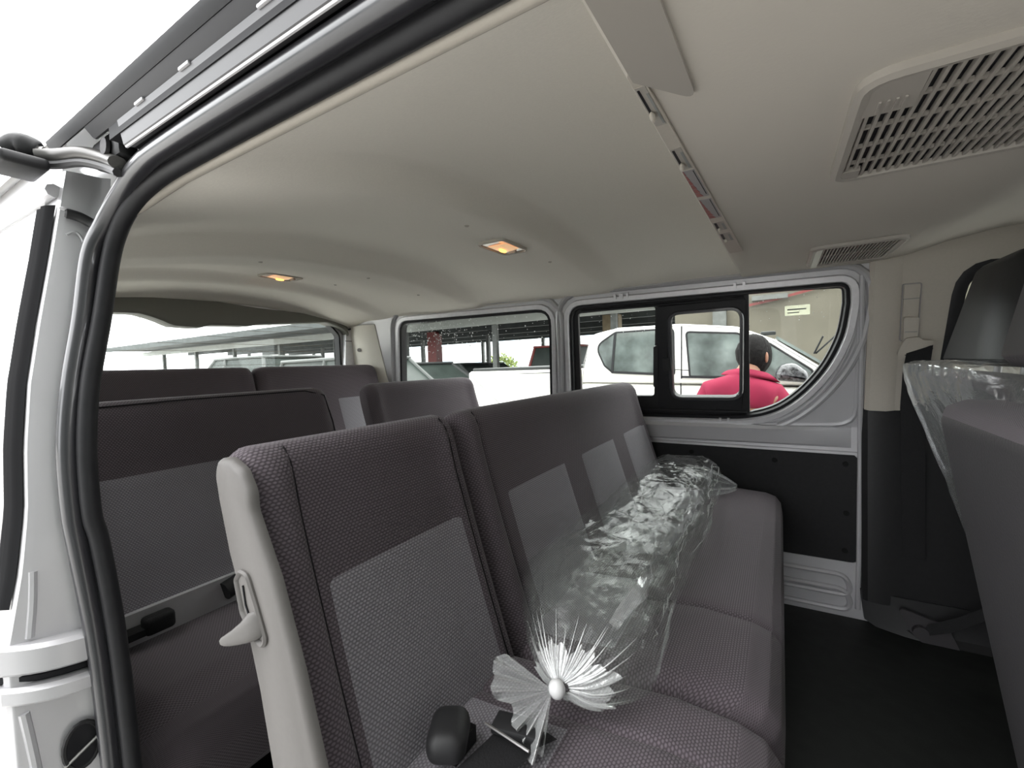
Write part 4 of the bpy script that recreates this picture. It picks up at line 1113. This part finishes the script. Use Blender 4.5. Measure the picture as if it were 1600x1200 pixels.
# windscreen sheet, wipers raised, mirror, roof bar
MB().prism(FY(YP + .14), [(-.02, 1.33), (.31, 1.09), (.305, 1.075), (-.03, 1.315)], -1.5, .0).build('windscreen', 'carg', pk, smooth=0)
for (a0, b0, a1, b1) in ((.205, 1.235, .255, 1.325), (.215, 1.235, .325, 1.322)):
    MB().tube([V((a0, YP + .55, b0 - .03)), V((a1, YP + .50, b1))], .006, 6).build('raised_wiper', 'black', pk)
mo = rpoly([(-.020, 1.048, .02), (.150, 1.032, .03), (.140, 1.095, .05), (.07, 1.155, .06), (-.005, 1.145, .05), (-.03, 1.09, .03)], 5)
MB().loft([[V((a, y, b)) for a, b in offs(mo, d)] for d, y in ((-.03, YP - .24), (-.008, YP - .225), (0, YP - .19), (-.005, YP - .13), (-.03, YP - .10))]).build('wing_mirror', 'mirror', pk, smooth=60)
MB().tube([V((.12, YP - .14, 1.06)), V((.14, YP + .02, 1.04))], .025, 8).build('mirror_arm', 'black', pk)
MB().rbox((-.07, YP + .15, 1.350), (.09, .1, .025), .01).build('roof_bar', 'suv', pk)
for x in (-1.95, .80):
    for y in (YP + .12, YP + 1.68):
        wh = MB().cyl((x, y - .11, GROUND + .36), (x, y + .11, GROUND + .36), .36, 28).build('wheel', 'tyre', pk)
        MB().cyl((x, y - .118, GROUND + .36), (x, y - .10, GROUND + .36), .22, 20).build('hub', 'rim', wh)
MB().rbox((1.30, YP + .25, .72), (.06, .35, .16), .03).build('headlamp', 'lamp', pk)
MB().rbox((1.30, YP + 1.55, .72), (.06, .35, .16), .03).build('headlamp', 'lamp', pk)
MB().rbox((-2.475, YP + .12, .85), (.03, .16, .40), .02).build('tail_lamp', 'red', pk)
MB().rbox((-2.475, YP + 1.68, .85), (.03, .16, .40), .02).build('tail_lamp', 'red', pk)

# ------------------------------------------------------------------ the man
def skin_mesh(name, verts, edges, m, parent, root=0, sub=2):
    L = root_loc(parent)
    me = bpy.data.meshes.new(name)
    me.from_pydata([tuple(V(p[:3]) - L) for p in verts], edges, []); me.update()
    o = bpy.data.objects.new(name, me); COL.objects.link(o)
    md = o.modifiers.new('skin', 'SKIN'); md.use_smooth_shade = True
    sv = me.skin_vertices[0].data
    for i, p in enumerate(verts):
        sv[i].radius = (p[3], p[4] if len(p) > 4 else p[3]); sv[i].use_root = (i == root)
    s2 = o.modifiers.new('sub', 'SUBSURF'); s2.levels = sub; s2.render_levels = sub
    dg = bpy.context.evaluated_depsgraph_get()
    new = bpy.data.meshes.new_from_object(o.evaluated_get(dg))
    bpy.data.objects.remove(o)
    new.polygons.foreach_set('use_smooth', [True] * len(new.polygons))
    new.materials.clear(); new.materials.append(MT[m])
    o = bpy.data.objects.new(name, new); COL.objects.link(o); o.parent = parent
    return o
YM = 2.6; XM = -.185; G = GROUND
man = thing('person', 'man in a crimson T-shirt seen from behind, standing beside the white pickup', 'person', (XM, YM, G))
bv = [(XM, YM, .50, .15, .115), (XM, YM + .01, .72, .145, .105), (XM, YM + .02, .92, .155, .11), (XM + .01, YM + .035, 1.015, .105, .08),  # 0-3 torso
      (XM + .030, YM + .06, 1.115, .052), (XM + .045, YM + .085, 1.175, .058),                                   # 4-5 neck, head base
      (XM - .150, YM + .03, .985, .060), (XM - .225, YM + .03, .78, .045), (XM - .21, YM + .18, .60, .036), (XM - .19, YM + .27, .58, .030),
      (XM + .150, YM + .04, .965, .060), (XM + .235, YM + .05, .76, .045), (XM + .22, YM + .20, .60, .036), (XM + .20, YM + .29, .58, .030),
      (XM - .09, YM, .38, .085), (XM - .10, YM + .01, .02, .058), (XM - .10, YM - .02, G + .10, .042), (XM - .10, YM + .10, G + .04, .040),
      (XM + .09, YM, .38, .085), (XM + .10, YM + .01, .02, .058), (XM + .10, YM - .02, G + .10, .042), (XM + .10, YM + .10, G + .04, .040)]
be = [(0, 1), (1, 2), (2, 3), (3, 4), (4, 5), (3, 6), (6, 7), (7, 8), (8, 9), (3, 10), (10, 11), (11, 12), (12, 13), (0, 14), (14, 15), (15, 16), (16, 17), (0, 18), (18, 19), (19, 20), (20, 21)]
fing = []
for h, sx_ in ((9, -1), (13, 1)):
    b = bv[h]
    for k in range(4):
        i = len(bv); ox = (k - 1.5) * .018
        bv += [(b[0] + ox, b[1] + .055, b[2] - .004, .009), (b[0] + ox, b[1] + .085 - abs(k - 1.3) * .006, b[2] - .022, .008)]
        be += [(h, i), (i, i + 1)]
    i = len(bv)
    bv += [(b[0] - sx_ * .038, b[1] + .02, b[2] - .005, .010), (b[0] - sx_ * .045, b[1] + .05, b[2] - .018, .009)]
    be += [(h, i), (i, i + 1)]
body = skin_mesh('body', bv, be, 'skin', man)
# head: shaped ellipsoid with face turned to the right
HC = V((XM + .055, YM + .105, 1.205)); rot = Matrix.Rotation(-.55, 3, 'Z') @ Matrix.Rotation(-.18, 3, 'X')
def headf(u, v, g=0):
    th = 2 * PI * u; ph = PI * v
    n = V((math.sin(ph) * math.cos(th), math.sin(ph) * math.sin(th), math.cos(ph)))
    r = V((.074 + g, .092 + g, .108 + g)); p = V((n.x * r.x, n.y * r.y, n.z * r.z))
    if p.z < 0:
        k = -p.z / .108; p.x *= 1 - .28 * k * k; p.y = p.y * (1 - .12 * k) + .018 * k
    if g == 0 and n.y > .8:
        p.y += .020 * max(0, 1 - (n.x / .17) ** 2) * math.exp(-((p.z + .012) / .022) ** 2)
    return HC + rot @ p
hd_ = MB(); hd_.grid(headf, 40, 28, closeu=True); hd = hd_.build('head', 'skin', man, smooth=80)
hm = MB()
def hairf(u, v):
    th = 2 * PI * u; front = max(0, math.sin(th)); ph = PI * v * (.78 - .46 * front ** .6)
    p = headf(u, ph, .011 + .004 * noise.noise(V((math.cos(th) * 4, math.sin(th) * 4, v * 5))))
    return p
hm.grid(hairf, 60, 22, closeu=True); hm.build('hair', 'hair', man, smooth=80)
for s in (-1, 1):
    c = HC + rot @ V((s * .078, -.002, -.012))
    MB().ell(c, (.010, .018, .030), 12, 8).build('ear', 'skin', man)
    e = HC + rot @ V((s * .031, .083, .008))
    MB().ell(e, (.013, .008, .008), 10, 6).build('eye', 'paper', man)
    MB().ell(e + rot @ V((0, .006, 0)), (.005, .004, .005), 8, 6).build('iris', 'hair', man)
MB().ell(HC + rot @ V((0, .096, -.052)), (.024, .006, .007), 10, 6).build('mouth', 'redp', man)
# shirt: torso tube with sleeves
sv_ = [(XM, YM, .46, .168, .130), (XM, YM + .01, .70, .162, .122), (XM, YM + .02, .92, .178, .130), (XM + .008, YM + .035, 1.030, .130, .105), (XM + .020, YM + .042, 1.085, .105, .092), (XM + .028, YM + .055, 1.135, .070, .066),
       (XM - .150, YM + .03, 1.005, .078, .080), (XM - .225, YM + .03, .86, .066, .066), (XM - .245, YM + .035, .76, .064, .064), (XM + .155, YM + .04, .985, .078, .080), (XM + .235, YM + .05, .85, .066, .066), (XM + .255, YM + .055, .75, .064, .064)]
skin_mesh('shirt', sv_, [(0, 1), (1, 2), (2, 3), (3, 4), (4, 5), (3, 6), (6, 7), (7, 8), (3, 9), (9, 10), (10, 11)], 'shirt', man)
tv = [(XM, YM, .48, .160, .125), (XM - .09, YM, .36, .098), (XM - .10, YM + .01, .02, .075), (XM - .10, YM - .01, G + .08, .068), (XM + .09, YM, .36, .098), (XM + .10, YM + .01, .02, .075), (XM + .10, YM - .01, G + .08, .068)]
skin_mesh('trousers', tv, [(0, 1), (1, 2), (2, 3), (0, 4), (4, 5), (5, 6)], 'jean', man)
for s in (-1, 1):
    MB().rbox((XM + s * .10, YM + .06, G + .045), (.10, .27, .09), .035, 3).build('shoe', 'black', man)

# ------------------------------------------------------------------ buildings, wall, carport, cars
cwl = thing('concrete_wall', 'tall beige concrete building wall behind the white pickup', 'wall', (4, 8.2, GROUND))
MB().box(-1.56, 9.5, 8.0, 8.4, GROUND, 2.9).build('wall_face', 'concr', cwl, smooth=0)
MB().box(-.95, -.75, 7.9, 8.0, GROUND, 2.9).build('drain_pipe', 'post', cwl, smooth=0)
MB().loft([[V((-.5, 7.94, 1.98)), V((-.5, 7.94, 2.02))], [V((.0, 7.94, 2.06)), V((.0, 7.94, 2.10))], [V((2, 7.94, 2.50)), V((2, 7.94, 2.54))]], closed=False, cap=False).build('red_pipe', 'red', cwl)
MB().box(-.38, .10, 7.86, 8.0, 2.07, 2.14).build('ledge', 'post', cwl, smooth=0)
MB().box(-1.6, 9.5, 7.7, 8.5, 2.9, 3.0).build('wall_coping', 'post', cwl, smooth=0)

cp = thing('carport', 'long open carport with dark sheet roof on steel posts behind the parked cars', 'carport', (-14, 12, GROUND))
Ya, Yb = 9.0, 19.0
def roofz(y): return 2.62 + .10 * (y - Ya) / (Yb - Ya)
for k in range(26):
    x0 = -30 + k * 1.24
    MB().loft([[V((x0, y, roofz(y))), V((x0 + 1.22, y, roofz(y))), V((x0 + 1.22, y, roofz(y) + .05)), V((x0, y, roofz(y) + .05))] for y in (Ya, Yb)]).build('roof_sheet', 'roofu', cp, smooth=0)
MB().box(-30, 2.3, Ya - .12, Ya, 2.58, 2.80).build('front_fascia', 'roofu', cp, smooth=0)
MB().box(-30, 2.3, 10.4, 10.55, 2.36, 2.58).build('pale_beam', 'beam', cp, smooth=0)
for y in (12.6, 14.8, 17.0, 18.9):
    MB().box(-30, 2.3, y, y + .12, 2.42, 2.62).build('cross_beam', 'roofu', cp, smooth=0)
for j, y in enumerate((10.64, 14.85, 18.95)):
    for k in range(9):
        x = -28.0 + k * 3.5 + j * .4
        m = 'post'
        MB().box(x - .07, x + .07, y - .07, y + .07, GROUND, 2.45).build('post', m, cp, smooth=0)
MB().box(-11.15, -10.75, 12.4, 12.75, GROUND, 2.5).build('red_post', 'red', cp, smooth=0)
MB().box(-4.28, -3.82, 12.0, 12.3, GROUND, 2.5).build('tan_post', 'tan', cp, smooth=0)

def far_bldg(x0, x1, y, h, nw, nf, label):
    r = thing('building', label, 'building', ((x0 + x1) / 2, y + 3, GROUND))
    MB().box(x0, x1, y, y + 6, GROUND, h).build('wall', 'bldg', r, smooth=0)
    MB().box(x0 - .2, x1 + .2, y - .2, y + 6.2, h, h + .2).build('roof', 'beam', r, smooth=0)
    for f in range(nf):
        for k in range(nw):
            xx = x0 + (x1 - x0) * (k + .5) / nw; z = .6 + f * 2.6; w = (x1 - x0) / nw * .3
            f_ = MB().box(xx - w, xx + w, y - .06, y, z, z + 1.3).build('window', 'beam', r, smooth=0)
            MB().box(xx - w + .1, xx + w - .1, y - .08, y - .06, z + .1, z + 1.2).build('pane', 'bwin', f_, smooth=0)
far_bldg(-62, -40, 34, 3.4, 5, 1, 'long pale building far off seen under the left end of the carport')
far_bldg(-36, -20, 36, 4.4, 4, 2, 'pale two-storey building beyond the middle of the carport')
far_bldg(-18, -4, 34, 4.4, 4, 2, 'pale building beyond the right part of the carport')
wb = thing('boundary_wall', 'low whitish boundary wall running behind the carport', 'wall', (-25, 26, GROUND))
for k in range(16):
    MB().box(-50 + k * 3.4, -50 + k * 3.4 + 3.36, 26, 26.2, GROUND, 1.0).build('wall_panel', 'bldg', wb, smooth=0)
def shrub(x, y, r, h, label):
    mb = MB()
    for k in range(700):
        a = random.uniform(0, 2 * PI); ph = math.acos(random.uniform(-.2, 1)); rr = random.uniform(.6, 1.0)
        c = V((x + r * rr * math.sin(ph) * math.cos(a), y + r * .7 * rr * math.sin(ph) * math.sin(a), GROUND + .1 + h * (rr * math.cos(ph) * .5 + .5)))
        d = V((random.gauss(0, 1), random.gauss(0, 1), random.gauss(0, 1))).normalized(); e = d.orthogonal().normalized(); s = random.uniform(.06, .14)
        mb.add([c - d * s, c + e * s * .5, c + d * s, c - e * s * .5], [(0, 1, 2, 3)])
    t = thing('shrub', label, 'shrub', (x, y, GROUND))
    o = mb.build('foliage', 'leaf', t, smooth=0); o['kind'] = 'stuff'
    MB().cyl((x, y, GROUND - .02), (x, y, GROUND + h * .6), .05, 8).build('stem', 'tan', t)
shrub(-9.6, 21.5, 1.5, 2.0, 'yellow-green shrub beyond the carport seen right of the dark cars')
shrub(-14.5, 22.5, 1.3, 2.2, 'green shrub beyond the carport seen above the middle dark car')

def car(name, label, x, y, rz, paint, L=4.4, W=1.75, H=1.5, suv=False, group=None):
    r = thing(name, label, 'car', (x, y, GROUND), group); r.rotation_euler = (0, 0, rz)
    bpy.context.view_layer.update()
    Rm = Matrix.Translation(V((x, y, GROUND))) @ Matrix.Rotation(rz, 4, 'Z')
    # built in local coordinates: +x forward, z from ground
    def put(mb, nm, m, par=None):
        o = MB(); o.v = mb.v; o.f = mb.f
        me_o = o.build(nm, m); me_o.parent = par or r
        return me_o
    hl = L / 2; bz = .55 * H if suv else .60 * H
    hood = .62 * H
    prof = rpoly([(-hl, .28, .08), (-hl + .03, bz + .02, .12), (hl * .35, bz + .06, .1), (hl * .93, hood - .02, .18), (hl, .30, .12)], 4)
    def sl(out, y0, y1, bev):
        return MB().loft([[V((a, yy, b)) for a, b in offs(out, d)] for d, yy in ((-bev, y0), (-bev * .3, y0 + bev * .4), (0, y0 + bev), (0, y1 - bev), (-bev * .3, y1 - bev * .4), (-bev, y1))])
    put(sl(prof, -W / 2, W / 2, .08), 'body', paint)
    rr = -hl * (.92 if suv else .70); rt = -hl * (.78 if suv else .38)
    gh = [(rr, bz - .02), (rt, H - .05), (hl * .10, H - .04), (hl * .48, bz + .02)]
    wb_, wt_ = W / 2 - .04, W / 2 - .22
    ring_b = [V((rr, -wb_, bz)), V((hl * .50, -wb_, bz + .03)), V((hl * .50, wb_, bz + .03)), V((rr, wb_, bz))]
    ring_t = [V((rt, -wt_, H - .04)), V((hl * .10, -wt_, H - .04)), V((hl * .10, wt_, H - .04)), V((rt, wt_, H - .04))]
    put(MB().loft([ring_b, ring_t]), 'glasshouse', 'cargd')
    put(MB().rbox(((rt + hl * .10) / 2, 0, H - .025), (hl * .10 - rt + .10, 2 * wt_ + .08, .06), .025, 3), 'roof', paint)
    for s in (-1, 1):
        for (b0, t0) in ((0, 0), (1, 1)):
            pass
        for (pa, pb) in (((rr, s * wb_, bz), (rt, s * wt_, H - .04)), ((hl * .50, s * wb_, bz + .03), (hl * .10, s * wt_, H - .04)), ((-.25, s * wb_, bz), (-.25, s * wt_, H - .04))):
            put(MB().tube([V(pa), V(pb)], .04, 8), 'pillar', paint)
        put(MB().rbox((hl * .42, s * (W / 2 + .08), bz + .08), (.12, .2, .13), .04, 3), 'wing_mirror', paint)
        for xx in (-hl * .60, hl * .62):
            wh = put(MB().cyl(V((xx, s * (W / 2 - .10), .33)), V((xx, s * (W / 2 + .01), .33)), .33, 24), 'wheel', 'tyre')
            put(MB().cyl(V((xx, s * (W / 2 + .0), .33)), V((xx, s * (W / 2 + .02), .33)), .20, 16), 'hub', 'rim', wh)
        put(MB().rbox((hl - .08, s * (W / 2 - .28), .62 if not suv else .75), (.12, .36, .14), .04, 3), 'headlamp', 'lamp')
        put(MB().rbox((-hl + .04, s * (W / 2 - .22), .75), (.08, .3, .16), .03, 3), 'tail_lamp', 'red')
    return r
car('car', 'dark grey sport utility seen through the tailgate window', -11.6, 6.2, PI, 'suvs', 4.7, 1.85, 1.95, True)
car('car', 'pale car at the left end of the tailgate window view', -14.2, 3.4, .1, 'white', 4.3, 1.75, 1.80, True)
car('car', 'dark low car between the pale car and the grey sport utility', -17.0, 5.6, .1, 'suv', 4.4, 1.75, 1.68)
car('car', 'silver sport utility at the left of the rear side window', -6.4, 5.5, -.12, 'suvs', 4.6, 1.85, 1.78, True)
car('car', 'dark car next behind the silver sport utility in the side window view', -7.4, 8.1, -.1, 'suv', 4.4, 1.75, 1.68)
car('car', 'dark low saloon under the carport in the middle of the side window view', -8.6, 11.5, -.1, 'suv', 4.4, 1.75, 1.66)
car('car', 'dark saloon furthest back in the row under the carport', -9.4, 13.3 + .4, -.1, 'suv', 4.4, 1.75, 1.66)
car('car', 'red and black vehicle parked upright at the right end under the carport', -5.35, 12.6, PI / 2, 'red', 3.8, 1.7, 2.05, True)
nw = struct(MB().box(.14, 16, -12.0, -.64, GROUND, 7.0).build('light_blocker', 'nearw', smooth=0), 'added dark block beside the front of the van, shading the door')  # unseen block added to hold back light at the door opening
MB().box(-60, -9, -22.5, -22.0, GROUND, 5.0).build('yard_front', 'nearw', nw, smooth=0)
for k in range(10):
    MB().box(-58 + k * 4.6, -56.2 + k * 4.6, -22.0, -21.95, .4, 2.8).build('yard_window', 'bldg', nw, smooth=0)

# things of a kind carry one group phrase
GR = {'seat': 'rows of van seats', 'car': 'parked cars seen through the windows', 'seat belt': 'black seat belts', 'building': 'pale buildings beyond the carport',
      'shrub': 'shrubs beyond the carport', 'air vent': 'slatted vents in the ceiling', 'scrap': 'scraps on the van floor'}
for o in list(COL.objects):
    if o.parent is None and o.get('category') in GR and not o.get('group'): o['group'] = GR[o['category']]
